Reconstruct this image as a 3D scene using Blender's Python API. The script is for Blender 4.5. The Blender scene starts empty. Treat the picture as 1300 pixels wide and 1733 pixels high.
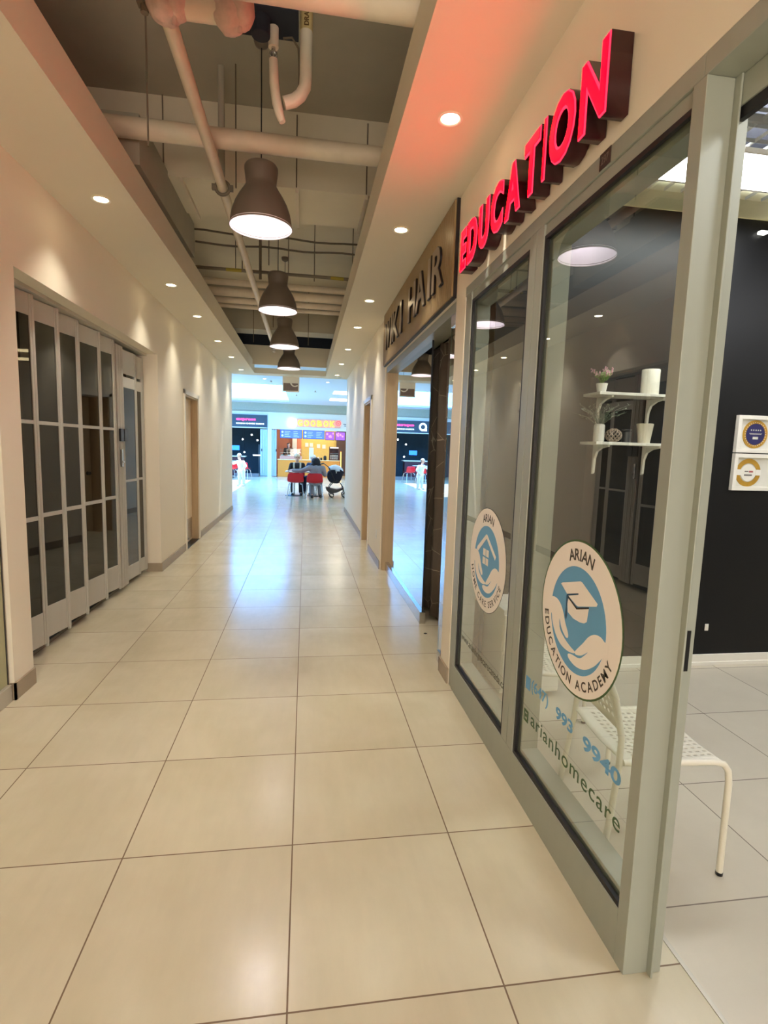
import bpy, bmesh, math, random
from mathutils import Vector, Matrix
random.seed(7)
SC = bpy.context.scene
COL = SC.collection
PI = math.pi

# ------------------------------------------------------------------ camera
def make_camera():
    S, F, YAW, PIT, ROL = 0.61, 897.47, .1499, -.1202, .0304
    pos = Vector((.0495, -2.0793, 2.4786)) * S
    cy, sy, cp, sp, cr, sr = math.cos(YAW), math.sin(YAW), math.cos(PIT), math.sin(PIT), math.cos(ROL), math.sin(ROL)
    f = Vector((sy*cp, cy*cp, sp)); r = Vector((cy, -sy, 0)); u = r.cross(f)
    r2 = cr*r + sr*u; u2 = -sr*r + cr*u
    cam = bpy.data.cameras.new('camera'); o = bpy.data.objects.new('camera', cam); COL.objects.link(o)
    m = Matrix((( r2.x, u2.x, -f.x, pos.x), (r2.y, u2.y, -f.y, pos.y), (r2.z, u2.z, -f.z, pos.z), (0, 0, 0, 1)))
    o.matrix_world = m
    cam.sensor_fit = 'VERTICAL'; cam.sensor_height = 24.0; cam.lens = F*24.0/1733.0
    cam.clip_start = .02; cam.clip_end = 200
    SC.camera = o
make_camera()

# ------------------------------------------------------------------ world, colour management
w = bpy.data.worlds.new('world'); SC.world = w; w.use_nodes = True
w.node_tree.nodes['Background'].inputs[0].default_value = (.55, .75, 1, 1)
w.node_tree.nodes['Background'].inputs[1].default_value = .05
SC.view_settings.view_transform = 'Standard'; SC.view_settings.look = 'None'
SC.view_settings.exposure = EXPOSURE = 0.98; SC.view_settings.gamma = 1.0
SC.view_settings.use_curve_mapping = False
SC.cycles.use_denoising = True
SC.cycles.max_bounces = 10; SC.cycles.diffuse_bounces = 5; SC.cycles.glossy_bounces = 5
SC.cycles.transparent_max_bounces = 24; SC.cycles.sample_clamp_indirect = 6

WARM = (1.0, .95, .80); COOL = (.50, .76, 1.0)
DOWN_W = 27; PEND_W = 54; SKY_E = 6.8; OFFICE_E = 13.0; FILL_E = 4.0
DOWN_R = [(.69, 1.38), (.69, 2.70), (.69, 4.60), (.69, 5.905), (.69, 7.51), (.69, 9.08), (.70, 10.7)]
DOWN_L = [(-1.31, 2.655), (-1.32, 4.54), (-1.32, 5.85), (-1.32, 7.45), (-1.32, 8.94), (-1.34, 10.6), (-1.31, .9)]
PENDANTS = [(3.0, 3.11), (5.45, 3.10), (7.5, 3.045), (9.8, 3.03), (.55, 3.1), (-1.9, 3.1)]

def light(name, kind, loc, energy, color, rot=(0, 0, 0), **k):
    l = bpy.data.lights.new(name, kind); l.energy = energy; l.color = color
    for a, b in k.items(): setattr(l, a, b)
    o = bpy.data.objects.new(name, l); COL.objects.link(o); o.location = loc; o.rotation_euler = rot
    return o
# daylight through the food court skylight
sun = light('sun_light', 'SUN', (2, 22, 12), 7.0, (1, .98, .95), angle=.02)
sun.rotation_mode = 'QUATERNION'; sun.rotation_quaternion = Vector((-1.5, -1.0, -3.4)).to_track_quat('-Z', 'Y')

# ------------------------------------------------------------------ materials
def lin(c):
    return tuple(((v/255)/12.92 if v/255 <= .04045 else ((v/255+.055)/1.055)**2.4) for v in c) + (1,)
class NT:
    def __init__(s, name):
        s.m = bpy.data.materials.new(name); s.m.use_nodes = True; s.t = s.m.node_tree
        s.b = s.t.nodes['Principled BSDF']; s.out = s.t.nodes['Material Output']
    def n(s, typ, **k):
        x = s.t.nodes.new(typ)
        for a, v in k.items():
            if a.startswith('i_'):
                kk = a[2:]; x.inputs[int(kk) if kk.isdigit() else kk.replace('_', ' ')].default_value = v
            else: setattr(x, a, v)
        return x
    def l(s, a, b): s.t.links.new(a, b)
    def math(s, op, a, b=None, c=None):
        x = s.n('ShaderNodeMath', operation=op)
        for i, v in enumerate((a, b, c)):
            if v is None: continue
            if isinstance(v, (int, float)): x.inputs[i].default_value = v
            else: s.l(v, x.inputs[i])
        return x.outputs[0]
    def mix(s, fac, a, b):
        x = s.n('ShaderNodeMix', data_type='RGBA')
        for i, v in ((0, fac), (6, a), (7, b)):
            if isinstance(v, (int, float, tuple)): x.inputs[i].default_value = v
            else: s.l(v, x.inputs[i])
        return x.outputs[2]
def mat(name, rgb, rough=.5, metal=0.0, var=.06, scale=14, bump=0.0, spec=.5, coat=0, bscale=None, streak=None):
    n = NT(name); c = lin(rgb)
    n.b.inputs['Roughness'].default_value = rough; n.b.inputs['Metallic'].default_value = metal
    n.b.inputs['Specular IOR Level'].default_value = spec; n.b.inputs['Coat Weight'].default_value = coat
    tc = n.n('ShaderNodeTexCoord'); src = tc.outputs['Object']
    if streak:
        mp = n.n('ShaderNodeMapping'); mp.inputs['Scale'].default_value = streak; n.l(src, mp.inputs[0]); src = mp.outputs[0]
    nz = n.n('ShaderNodeTexNoise', i_Scale=scale, i_Detail=5.0); n.l(src, nz.inputs['Vector'])
    dk = tuple(v*(1-var*2) for v in c[:3]) + (1,); lt = tuple(min(1, v*(1+var)) for v in c[:3]) + (1,)
    n.l(n.mix(nz.outputs['Fac'], dk, lt), n.b.inputs['Base Color'])
    if bump:
        b = n.n('ShaderNodeBump', i_Strength=bump, i_Distance=.004)
        nb = n.n('ShaderNodeTexNoise', i_Scale=bscale or scale*12, i_Detail=3.0); n.l(src, nb.inputs['Vector'])
        n.l(nb.outputs['Fac'], b.inputs['Height']); n.l(b.outputs[0], n.b.inputs['Normal'])
    return n.m
def emis(name, rgb, strength, base=None):
    n = NT(name); c = lin(rgb)
    n.b.inputs['Base Color'].default_value = c if base is None else lin(base)
    if base is not None: n.b.inputs['Specular IOR Level'].default_value = .08
    n.b.inputs['Emission Color'].default_value = c; n.b.inputs['Emission Strength'].default_value = strength
    return n.m
def glass(name, tint=(1, 1, 1), clear=1.0, boost=1.0, ior=1.5, rough=0.0, floor=0.0):
    """see-through pane: tinted straight transmission under a Fresnel mirror reflection"""
    n = NT(name); n.t.nodes.remove(n.b)
    tr = n.n('ShaderNodeBsdfTransparent'); tr.inputs[0].default_value = tuple(v*clear for v in tint) + (1,)
    gl = n.n('ShaderNodeBsdfGlossy', i_Roughness=rough); gl.inputs[0].default_value = (1, 1, 1, 1)
    fr = n.n('ShaderNodeFresnel', i_IOR=ior)
    g = n.n('ShaderNodeNewGeometry')
    f = n.math('MULTIPLY_ADD', fr.outputs[0], boost, floor); n.m.node_tree.nodes[-1].use_clamp = True
    f = n.math('MULTIPLY', f, n.math('SUBTRACT', 1.0, g.outputs['Backfacing']))
    mx = n.n('ShaderNodeMixShader'); n.l(f, mx.inputs[0]); n.l(tr.outputs[0], mx.inputs[1]); n.l(gl.outputs[0], mx.inputs[2])
    n.l(mx.outputs[0], n.out.inputs[0]); return n.m
def tile_mat(name, tint_a, tint_b, grout, size, ox, oy, gw, rough, bump=.25, streak=(1, 1, 1)):
    n = NT(name)
    geo = n.n('ShaderNodeNewGeometry'); sep = n.n('ShaderNodeSeparateXYZ'); n.l(geo.outputs['Position'], sep.inputs[0])
    u = n.math('DIVIDE', n.math('SUBTRACT', sep.outputs[0], ox), size); v = n.math('DIVIDE', n.math('SUBTRACT', sep.outputs[1], oy), size)
    def edge(a):
        fr = n.math('FRACT', a); return n.math('MINIMUM', fr, n.math('SUBTRACT', 1.0, fr))
    e = n.math('MINIMUM', edge(u), edge(v))
    g = n.math('LESS_THAN', e, gw/2/size)
    cmb = n.n('ShaderNodeCombineXYZ'); n.l(n.math('FLOOR', u), cmb.inputs[0]); n.l(n.math('FLOOR', v), cmb.inputs[1])
    wn = n.n('ShaderNodeTexWhiteNoise', noise_dimensions='3D'); n.l(cmb.outputs[0], wn.inputs['Vector'])
    add = n.n('ShaderNodeVectorMath', operation='MULTIPLY_ADD'); n.l(wn.outputs['Color'], add.inputs[0]); add.inputs[1].default_value = (30, 30, 30); n.l(geo.outputs['Position'], add.inputs[2])
    nz = n.n('ShaderNodeTexNoise', i_Scale=1.7, i_Detail=4.0, i_Roughness=.55, i_Distortion=.3); n.l(add.outputs[0], nz.inputs['Vector'])
    mp = n.n('ShaderNodeMapping'); mp.inputs['Scale'].default_value = streak; n.l(add.outputs[0], mp.inputs[0])
    ns = n.n('ShaderNodeTexNoise', i_Scale=4.0, i_Detail=6.0, i_Roughness=.6); n.l(mp.outputs[0], ns.inputs['Vector'])
    rr = n.n('ShaderNodeValToRGB'); rr.color_ramp.elements[0].position = .25; rr.color_ramp.elements[1].position = .75
    n.l(nz.outputs['Fac'], rr.inputs[0])
    base = n.mix(rr.outputs[0], lin(tint_a), lin(tint_b))
    tv = n.math('MULTIPLY_ADD', wn.outputs['Value'], .05, .975); st = n.math('MULTIPLY_ADD', ns.outputs['Fac'], .14, .93)
    k = n.math('MULTIPLY', tv, st)
    sc = n.n('ShaderNodeVectorMath', operation='SCALE'); n.l(base, sc.inputs[0]); n.l(k, sc.inputs['Scale'])
    n.l(n.mix(g, sc.outputs[0], lin(grout)), n.b.inputs['Base Color'])
    n.l(n.math('MULTIPLY_ADD', g, .4, n.math('MULTIPLY_ADD', ns.outputs['Fac'], .06, rough-.03)), n.b.inputs['Roughness'])
    b = n.n('ShaderNodeBump', i_Strength=bump, i_Distance=.004)
    mw = n.n('ShaderNodeMapping'); mw.inputs['Scale'].default_value = (1.6, 9, 1); n.l(add.outputs[0], mw.inputs[0]); nw = n.n('ShaderNodeTexNoise', i_Scale=2.2, i_Detail=3.0); n.l(mw.outputs[0], nw.inputs['Vector'])
    h = n.math('SUBTRACT', n.math('MULTIPLY', nw.outputs['Fac'], .4), g); n.l(h, b.inputs['Height']); n.l(b.outputs[0], n.b.inputs['Normal'])
    n.b.inputs['Specular IOR Level'].default_value = .7
    return n.m

M = dict(
 wall=mat('painted_plaster', (238, 228, 208), .6, bump=.05, var=.01, scale=3, bscale=220),
 soffit=mat('soffit_paint', (226, 216, 194), .75, var=.01, scale=3, bump=.05, bscale=220),
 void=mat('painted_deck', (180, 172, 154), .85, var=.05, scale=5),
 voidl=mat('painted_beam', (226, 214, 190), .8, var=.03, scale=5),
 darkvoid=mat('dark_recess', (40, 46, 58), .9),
 pipe=mat('painted_pipe', (228, 212, 188), .5, var=.08, scale=9),
 wpipe=mat('white_pipe', (232, 222, 204), .4, var=.05, scale=9),
 wrap=mat('plaster_wrapping', (222, 190, 176), .7, var=.15, scale=30, bump=.9, bscale=40),
 conduit=mat('painted_conduit', (120, 106, 88), .6),
 base=mat('ceramic_baseboard', (164, 148, 126), .45, var=.08, scale=10),
 alu=mat('satin_aluminium', (196, 190, 176), .38, metal=.35, var=.03, scale=40, streak=(1, 1, .05)),
 aluw=mat('anodised_aluminium', (162, 166, 154), .42, metal=.15, var=.03, scale=30, streak=(1, 1, .05)),
 shutter=mat('shutter_aluminium', (200, 198, 190), .42, metal=.15, var=.03, scale=30, streak=(1, 1, .05)),
 steel=mat('brushed_steel', (200, 198, 196), .22, metal=1, var=.05, scale=60),
 gasket=mat('black_rubber', (16, 14, 18), .5),
 black=mat('black_paint', (10, 10, 12), .42, spec=.35, var=.1, scale=2),
 blackp=mat('black_plastic', (18, 18, 20), .35),
 white=mat('white_gloss', (238, 234, 222), .3, var=.01),
 whitem=mat('white_matt', (236, 232, 222), .6, var=.01),
 chair=mat('white_powder_coat', (240, 234, 216), .35, var=.02),
 wood=mat('door_laminate', (222, 200, 168), .5, var=.04, scale=8, streak=(8, 8, .6)),
 jamb=mat('door_jamb_wood', (196, 170, 134), .5, var=.08, scale=8, streak=(8, 8, .6)),
 trim=mat('cream_trim', (232, 224, 206), .45, var=.01),
 lampout=mat('taupe_enamel', (116, 104, 92), .42, var=.02),
 lampin=mat('white_enamel', (250, 246, 250), .35, var=.0),
 bulb=emis('lamp_bulb', (255, 246, 252), 26),
 down=emis('downlight_lens', (255, 236, 190), 14),
 offlight=emis('office_light_panel', (250, 252, 255), OFFICE_E),
 glass=glass('clear_glass', (.95, .98, .95), .97, 2.2, 1.52),
 glassm=glass('shopfront_glass', (.62, .68, .66), .75, 2.2, 1.52, floor=.02),
 tint=glass('smoked_glass', (.50, .40, .28), .40, 1.1, 1.5, floor=.015),
 gedge=mat('glass_edge_green', (120, 150, 140), .15),
)
M['floor'] = tile_mat('porcelain_tile', (200, 189, 160), (218, 209, 184), (112, 88, 62), .61, 0.0, 0.0, .005, .21, streak=(5, 1.1, 1))
M['ofloor'] = tile_mat('office_tile', (200, 190, 170), (210, 201, 182), (124, 112, 98), .61, 1.785, .186, .005, .33, streak=(1, 1, 1))

# ------------------------------------------------------------------ geometry helpers
class MB:
    def __init__(s): s.b = bmesh.new()
    def box(s, x0, x1, y0, y1, z0, z1, m=None):
        vs = [s.b.verts.new(p) for p in ((x0, y0, z0), (x1, y0, z0), (x1, y1, z0), (x0, y1, z0), (x0, y0, z1), (x1, y0, z1), (x1, y1, z1), (x0, y1, z1))]
        for f in ((0, 3, 2, 1), (4, 5, 6, 7), (0, 1, 5, 4), (1, 2, 6, 5), (2, 3, 7, 6), (3, 0, 4, 7)): s.b.faces.new([vs[i] for i in f])
        if m is not None:
            for v in vs: v.co = m @ v.co
        return s
    def rbox(s, c, size, rz=0, r=None):
        m = Matrix.Translation(c) @ (r or Matrix.Rotation(rz, 4, 'Z'))
        return s.box(-size[0]/2, size[0]/2, -size[1]/2, size[1]/2, -size[2]/2, size[2]/2, m)
    def bar(s, a, b, wd, h, up=(0, 0, 1)):
        a, b = Vector(a), Vector(b); d = b-a; L = d.length; z = d.normalized(); x = Vector(up).cross(z)
        if x.length < 1e-4: x = Vector((1, 0, 0))
        x.normalize(); y = z.cross(x)
        m = Matrix.Translation((a+b)/2) @ Matrix((x, y, z)).transposed().to_4x4()
        return s.box(-wd/2, wd/2, -h/2, h/2, -L/2, L/2, m)
    def tube(s, pts, r, n=12, caps=True, closed=False):
        pts = [Vector(p) for p in pts]; rs = r if isinstance(r, (list, tuple)) else [r]*len(pts)
        rings = []; prev = None; N = len(pts)
        for i, p in enumerate(pts):
            if closed: t = (pts[(i+1) % N]-pts[i-1]).normalized()
            elif i == 0: t = (pts[1]-p).normalized()
            elif i == N-1: t = (p-pts[i-1]).normalized()
            else: t = ((p-pts[i-1]).normalized()+(pts[i+1]-p).normalized()).normalized()
            if prev is None:
                x = t.orthogonal().normalized()
            else:
                x = prev - t*prev.dot(t)
                x = x.normalized() if x.length > 1e-6 else t.orthogonal().normalized()
            prev = x; y = t.cross(x)
            rings.append([s.b.verts.new(p+(x*math.cos(2*PI*k/n)+y*math.sin(2*PI*k/n))*rs[i]) for k in range(n)])
        M_ = N if closed else N-1
        for i in range(M_):
            A, B = rings[i], rings[(i+1) % N]
            for k in range(n): s.b.faces.new((A[k], A[(k+1) % n], B[(k+1) % n], B[k]))
        if caps and not closed:
            s.b.faces.new(rings[0][::-1]); s.b.faces.new(rings[-1])
        return s
    def lathe(s, prof, c=(0, 0, 0), n=32, axis='Z', capb=False, capt=False):
        c = Vector(c); rings = []
        for r, z in prof:
            ring = []
            for k in range(n):
                a = 2*PI*k/n; p = Vector((r*math.cos(a), r*math.sin(a), z))
                if axis == 'X': p = Vector((p.z, p.x, p.y))
                if axis == 'Y': p = Vector((p.y, p.z, p.x))
                ring.append(s.b.verts.new(c+p))
            rings.append(ring)
        for A, B in zip(rings, rings[1:]):
            for k in range(n): s.b.faces.new((A[k], A[(k+1) % n], B[(k+1) % n], B[k]))
        if capb: s.b.faces.new(rings[0][::-1])
        if capt: s.b.faces.new(rings[-1])
        return s
    def cyl(s, c, r, h, n=24, axis='Z', r2=None):
        return s.lathe([(r, 0), (r if r2 is None else r2, h)], c, n, axis, True, True)
    def ball(s, c, r, n=16, sc=(1, 1, 1), rot=None):
        m = Matrix.Translation(c) @ (rot or Matrix.Identity(4)) @ Matrix.Diagonal((sc[0], sc[1], sc[2], 1))
        bmesh.ops.create_uvsphere(s.b, u_segments=n, v_segments=max(6, n//2+2), radius=r, matrix=m); return s
    def prism(s, poly, d0, d1, fn):
        """extrude a 2D outline; fn(u, v, d) -> xyz"""
        A = [s.b.verts.new(fn(u, v, d0)) for u, v in poly]; B = [s.b.verts.new(fn(u, v, d1)) for u, v in poly]
        n = len(poly)
        s.b.faces.new(A[::-1]); s.b.faces.new(B)
        for k in range(n): s.b.faces.new((A[k], A[(k+1) % n], B[(k+1) % n], B[k]))
        return s
    def quad(s, *p):
        s.b.faces.new([s.b.verts.new(q) for q in p]); return s
    def mesh(s, me, m=None):
        n0 = len(s.b.verts); s.b.from_mesh(me); s.b.verts.ensure_lookup_table()
        if m is not None:
            for v in s.b.verts[n0:]: v.co = m @ v.co
        return s
def inv_of(p):
    m = Matrix.Identity(4)
    while p is not None:
        m = p.matrix_basis @ m; p = p.parent
    return m.inverted()
def obj(name, mb, material, parent=None, world=False, smooth=False, bevel=0, kind=None, origin=True, label=None):
    b = mb.b; bmesh.ops.recalc_face_normals(b, faces=b.faces[:])
    loc = Vector((0, 0, 0))
    if parent is not None and world: b.transform(inv_of(parent))
    elif parent is None and origin:
        xs = [v.co for v in b.verts]
        loc = Vector(((min(v.x for v in xs)+max(v.x for v in xs))/2, (min(v.y for v in xs)+max(v.y for v in xs))/2, min(v.z for v in xs)))
        b.transform(Matrix.Translation(-loc))
    me = bpy.data.meshes.new(name); b.to_mesh(me); b.free()
    me.materials.append(material)
    if smooth: me.shade_smooth() if hasattr(me, 'shade_smooth') else None
    if smooth and smooth is not True:
        me.set_sharp_from_angle(angle=math.radians(smooth))
    o = bpy.data.objects.new(name, me); COL.objects.link(o); o.location = loc
    if parent is not None: o.parent = parent
    if bevel:
        m = o.modifiers.new('bevel', 'BEVEL'); m.width = bevel; m.segments = 2; m.limit_method = 'ANGLE'; m.angle_limit = math.radians(40)
    if kind: o['kind'] = kind
    if label: o['label'] = label
    return o
def tag(o, label, cat, group=None, kind=None):
    o['label'] = label; o['category'] = cat
    if group: o['group'] = group
    if kind: o['kind'] = kind
    return o
def thing(name, label, cat, loc=(0, 0, 0), rz=0, group=None, kind=None):
    o = bpy.data.objects.new(name, None); COL.objects.link(o); o.location = loc; o.rotation_euler = (0, 0, rz)
    o.empty_display_size = .1
    return tag(o, label, cat, group, kind)
def struct(name, mb, material, **k): return obj(name, mb, material, kind='structure', **k)
def dup(root, loc=None, rz=None, label=None):
    def cp(o, par):
        c = o.copy(); COL.objects.link(c); c.parent = par
        for ch in [x for x in bpy.data.objects if x.parent == o]: cp(ch, c)
        return c
    r = cp(root, None)
    if loc is not None: r.location = loc
    if rz is not None: r.rotation_euler = (0, 0, rz)
    if label: r['label'] = label
    return r
_txt = {}
def text_mesh(s, size=1.0, depth=0.0, bold=0.0, bevel=0.0, spacing=1.0, cx=False):
    c = bpy.data.curves.new('lettering', 'FONT'); c.body = s; c.size = size; c.extrude = depth/2; c.offset = bold
    c.bevel_depth = bevel; c.space_character = spacing; c.resolution_u = 4
    if cx: c.align_x = 'CENTER'
    o = bpy.data.objects.new('lettering_tmp', c); COL.objects.link(o)
    dg = bpy.context.evaluated_depsgraph_get(); dg.update()
    me = bpy.data.meshes.new_from_object(o.evaluated_get(dg))
    bpy.data.objects.remove(o); bpy.data.curves.remove(c)
    return me
def fit_text(mb, s, m, width=None, height=None, **k):
    """add text whose outline box starts at m's origin and is scaled to width x height; m maps (u, v, d)"""
    me = text_mesh(s, **k)
    xs = [v.co.x for v in me.vertices]; ys = [v.co.y for v in me.vertices]
    if not xs: return
    x0, x1, y0, y1 = min(xs), max(xs), min(ys), max(ys)
    sy = (height/(y1-y0)) if height else 1
    sx = (width/(x1-x0)) if width else sy
    if not height: sy = sx
    mb.mesh(me, m @ Matrix.Diagonal((sx, sy, 1, 1)) @ Matrix.Translation((-x0, -y0, 0)))
    bpy.data.meshes.remove(me)
def face_west(x, y, z):      # on a wall that faces -X, read from far (+Y) to near (-Y)
    return Matrix(((0, 0, -1, x), (-1, 0, 0, y), (0, 1, 0, z), (0, 0, 0, 1)))
def face_south(x, y, z):     # on a wall that faces -Y
    return Matrix(((1, 0, 0, x), (0, 0, -1, y), (0, 1, 0, z), (0, 0, 0, 1)))
def smooth_poly(pts, n=6):
    out = []; N = len(pts)
    for i in range(N):
        p0, p1, p2, p3 = [Vector(pts[(i+k) % N]) for k in (-1, 0, 1, 2)]
        for j in range(n):
            t = j/n
            out.append(tuple(.5*((2*p1)+(p2-p0)*t+(2*p0-5*p1+4*p2-p3)*t*t+(3*p1-p0-3*p2+p3)*t**3)))
    return out

# ================================================================== THE SETTING
# floors
struct('floor', MB().box(-12, 1.17, -6, 28, -.1, 0).box(1.17, 10, 11.3, 28, -.1, 0).box(1.17, 1.9, 2.08, 11.3, -.1, 0), M['floor'], origin=False)
struct('floor_office', MB().box(1.17, 5.2, -4, 2.08, -.1, .001), M['ofloor'], origin=False)
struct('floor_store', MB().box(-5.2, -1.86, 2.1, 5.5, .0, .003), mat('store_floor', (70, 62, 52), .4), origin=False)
struct('trim_threshold', MB().box(1.163, 1.177, -4, .1, 0, .003), M['alu'])

# corridor walls
lw = MB()
lw.box(-1.95, -1.615, -6, 1.93, 2.44, 3.40)
lw.box(-1.95, -1.615, 1.93, 2.15, 0, 3.40)
lw.box(-1.95, -1.615, -6, -1.5, 0, 2.44)
lw.box(-1.95, -1.615, 2.15, 5.12, 2.47, 3.40)
lw.box(-1.95, -1.615, 5.12, 6.43, 0, 3.40)
lw.box(-1.95, -1.615, 6.43, 7.33, 2.17, 3.40)
lw.box(-1.95, -1.615, 7.33, 11.25, 0, 3.40)
struct('wall_left', lw, M['wall'], origin=False)
rw = MB()
rw.box(.968, 1.09, -6, 1.93, 2.475, 3.40)
rw.box(.968, 1.16, 1.93, 2.13, 0, 3.40)
rw.box(.968, 1.09, -6, -2.4, 0, 2.475)
rw.box(.968, 1.16, 2.13, 5.2, 2.47, 3.40)
rw.box(.968, 1.3, 5.2, 6.44, 0, 3.40)
rw.box(.968, 1.3, 6.44, 7.32, 2.2, 3.40)
rw.box(.968, 1.3, 7.32, 11.25, 0, 3.40)
struct('wall_right', rw, M['wall'], origin=False)
bl = MB()
for a, b in ((1.918, 2.15), (5.12, 6.38), (7.38, 11.262)): bl.box(-1.615, -1.603, a, b, 0, .1)
bl.box(-1.70, -1.603, 1.918, 1.93, 0, .1); bl.box(-1.78, -1.603, 5.108, 5.12, 0, .1); bl.box(-1.95, -1.603, 11.25, 11.262, 0, .1)
struct('baseboard_left', bl, M['base'], origin=False)
br = MB()
for a, b in ((1.93, 2.142), (5.188, 6.39), (7.37, 11.262)): br.box(.956, .968, a, b, 0, .1)
br.box(.956, 1.06, 2.13, 2.142, 0, .1); br.box(.956, 1.3, 11.25, 11.262, 0, .1)
struct('baseboard_right', br, M['base'], origin=False)

# corridor ceiling: two lowered strips and the end strip around an open well
struct('ceiling', MB().box(-1.615, -1.10, -6, 11.4, 3.07, 3.09).box(.467, .968, -6, 11.4, 3.07, 3.09).box(-1.10, .467, 11.0, 11.4, 3.07, 3.09)
       .box(-1.12, -1.10, -6, 11.02, 3.0901, 3.30).box(.467, .487, -6, 11.02, 3.0901, 3.30).box(-1.0999, .4669, 11.0, 11.02, 3.0901, 3.185), M['soffit'], origin=False)
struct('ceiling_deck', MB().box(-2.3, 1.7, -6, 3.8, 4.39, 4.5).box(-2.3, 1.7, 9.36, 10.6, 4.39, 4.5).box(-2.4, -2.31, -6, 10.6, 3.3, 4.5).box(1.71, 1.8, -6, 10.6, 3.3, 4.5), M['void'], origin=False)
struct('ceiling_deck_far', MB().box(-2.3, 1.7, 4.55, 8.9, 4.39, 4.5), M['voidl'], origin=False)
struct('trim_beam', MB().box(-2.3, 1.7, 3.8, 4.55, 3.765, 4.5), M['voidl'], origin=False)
struct('trim_beam_side', MB().box(-2.3, -1.16, 3.0, 4.9, 3.46, 3.80), M['void'], origin=False)
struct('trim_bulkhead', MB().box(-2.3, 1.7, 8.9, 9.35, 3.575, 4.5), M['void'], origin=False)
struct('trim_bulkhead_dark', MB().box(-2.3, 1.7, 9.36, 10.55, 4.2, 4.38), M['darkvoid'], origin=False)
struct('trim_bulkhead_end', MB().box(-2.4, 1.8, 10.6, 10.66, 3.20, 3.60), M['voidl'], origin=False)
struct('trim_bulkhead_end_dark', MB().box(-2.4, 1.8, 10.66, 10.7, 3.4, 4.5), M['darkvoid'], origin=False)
struct('wall_behind', MB().box(-2.4, -1.55, -6.1, -6, -.1, 4.5).box(.9, 1.8, -6.1, -6, -.1, 4.5).box(-1.55, .9, -6.1, -6, 3.0, 4.5).box(1.1, 5.3, -4.2, -4.1, -.1, 3.5), M['wall'], origin=False)
t = thing('added_entrance', 'added glowing entrance behind the viewer, giving frontal fill light', 'window', (-.3, -6.05, 0), kind='structure')  # entrance added out of view; its glowing pane gives frontal fill
obj('fill_glow_pane', MB().box(-1.55, .9, -6.09, -6.08, 0, 3.0), emis('entrance_fill_glow', (255, 248, 240), FILL_E), t, world=True)
f_ = MB()
for x in (-1.55, -.35, .87): f_.box(x, x+.03, -6.08, -6.02, 0, 3.0)
f_.box(-1.52, .87, -6.08, -6.02, 2.2, 2.26); obj('added_frames', f_, M['aluw'], t, world=True)
struct('wall_left_near', MB().box(-2.2, -2.1, -4.1, 1.93, -.1, 2.5), M['wall'], origin=False)

# food court shell
fcw = mat('court_paint', (222, 224, 218), .6, var=.01)
struct('ceiling_court', MB().box(-12, -6.2, 11.4, 28, 3.4, 3.5).box(-.68, 10, 11.4, 28, 3.4, 3.5).box(-6.2, -.68, 11.4, 16.3, 3.4, 3.5).box(-6.2, -.68, 22.7, 28, 3.4, 3.5)
       .box(-2.4, 1.8, 10.7, 11.4, 3.4, 3.5), mat('court_ceiling_paint', (190, 214, 238), .7, var=.01), origin=False)
struct('wall_court_south', MB().box(-12, -1.95, 11.25, 11.4, -.1, 3.5).box(1.3, 10, 11.25, 11.4, -.1, 3.5).box(-1.95, 1.3, 11.30, 11.4, 3.41, 3.5), fcw, origin=False)
struct('wall_court_sides', MB().box(-12.1, -12, 11.25, 28, -.1, 3.5).box(10, 10.1, 11.25, 28, -.1, 3.5), fcw, origin=False)
def sky_mat():
    n = NT('skylight_glazing'); n.t.nodes.remove(n.b)
    tr = n.n('ShaderNodeBsdfTransparent'); em = n.n('ShaderNodeEmission', i_Strength=SKY_E); em.inputs[0].default_value = lin((92, 174, 255))
    ad = n.n('ShaderNodeAddShader'); n.l(tr.outputs[0], ad.inputs[0]); n.l(em.outputs[0], ad.inputs[1]); n.l(ad.outputs[0], n.out.inputs[0]); return n.m
struct('window_skylight', MB().quad((-6.2, 16.3, 3.47), (-.68, 16.3, 3.47), (-.68, 22.7, 3.47), (-6.2, 22.7, 3.47)), sky_mat(), origin=False)


# ================================================================== LEFT SIDE: folding closure, store behind it, near shopfront
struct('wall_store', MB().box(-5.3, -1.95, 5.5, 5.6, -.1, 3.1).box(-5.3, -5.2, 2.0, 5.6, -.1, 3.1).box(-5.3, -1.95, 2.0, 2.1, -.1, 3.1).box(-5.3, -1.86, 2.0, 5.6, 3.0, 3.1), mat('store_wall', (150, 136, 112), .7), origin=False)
def brick_mat():
    n = NT('brick_wall'); tc = n.n('ShaderNodeTexCoord'); mp = n.n('ShaderNodeMapping'); mp.inputs['Rotation'].default_value = (PI/2, 0, 0); n.l(tc.outputs['Object'], mp.inputs[0])
    br = n.n('ShaderNodeTexBrick', i_Scale=1.0); br.inputs['Brick Width'].default_value = .2; br.inputs['Row Height'].default_value = .07; br.inputs['Mortar Size'].default_value = .006
    br.inputs['Color1'].default_value = lin((74, 50, 38)); br.inputs['Color2'].default_value = lin((56, 40, 32)); br.inputs['Mortar'].default_value = lin((150, 128, 104))
    n.l(mp.outputs[0], br.inputs['Vector']); n.l(br.outputs[0], n.b.inputs['Base Color']); n.b.inputs['Roughness'].default_value = .8; return n.m
struct('wall_store_brick', MB().box(-4.2, -2.75, 5.44, 5.5, 0, 2.9), brick_mat(), origin=False)
for k, z in enumerate((2.475, 2.38)):
    t = thing('tube_light', 'white fluorescent tube glowing in front of the store brick wall, ' + ('upper' if k == 0 else 'lower') + ' of the two', 'light', (-3.62, 5.40, z), group='tube lights in the closed store')
    obj('housing', MB().box(-.6, .6, 0, .04, -.012, .012), M['whitem'], t)
    obj('tube', MB().cyl((-.58, -.02, 0), .016, 1.16, 12, 'X'), emis('tube_glow', (225, 245, 255), 9), t)
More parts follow.
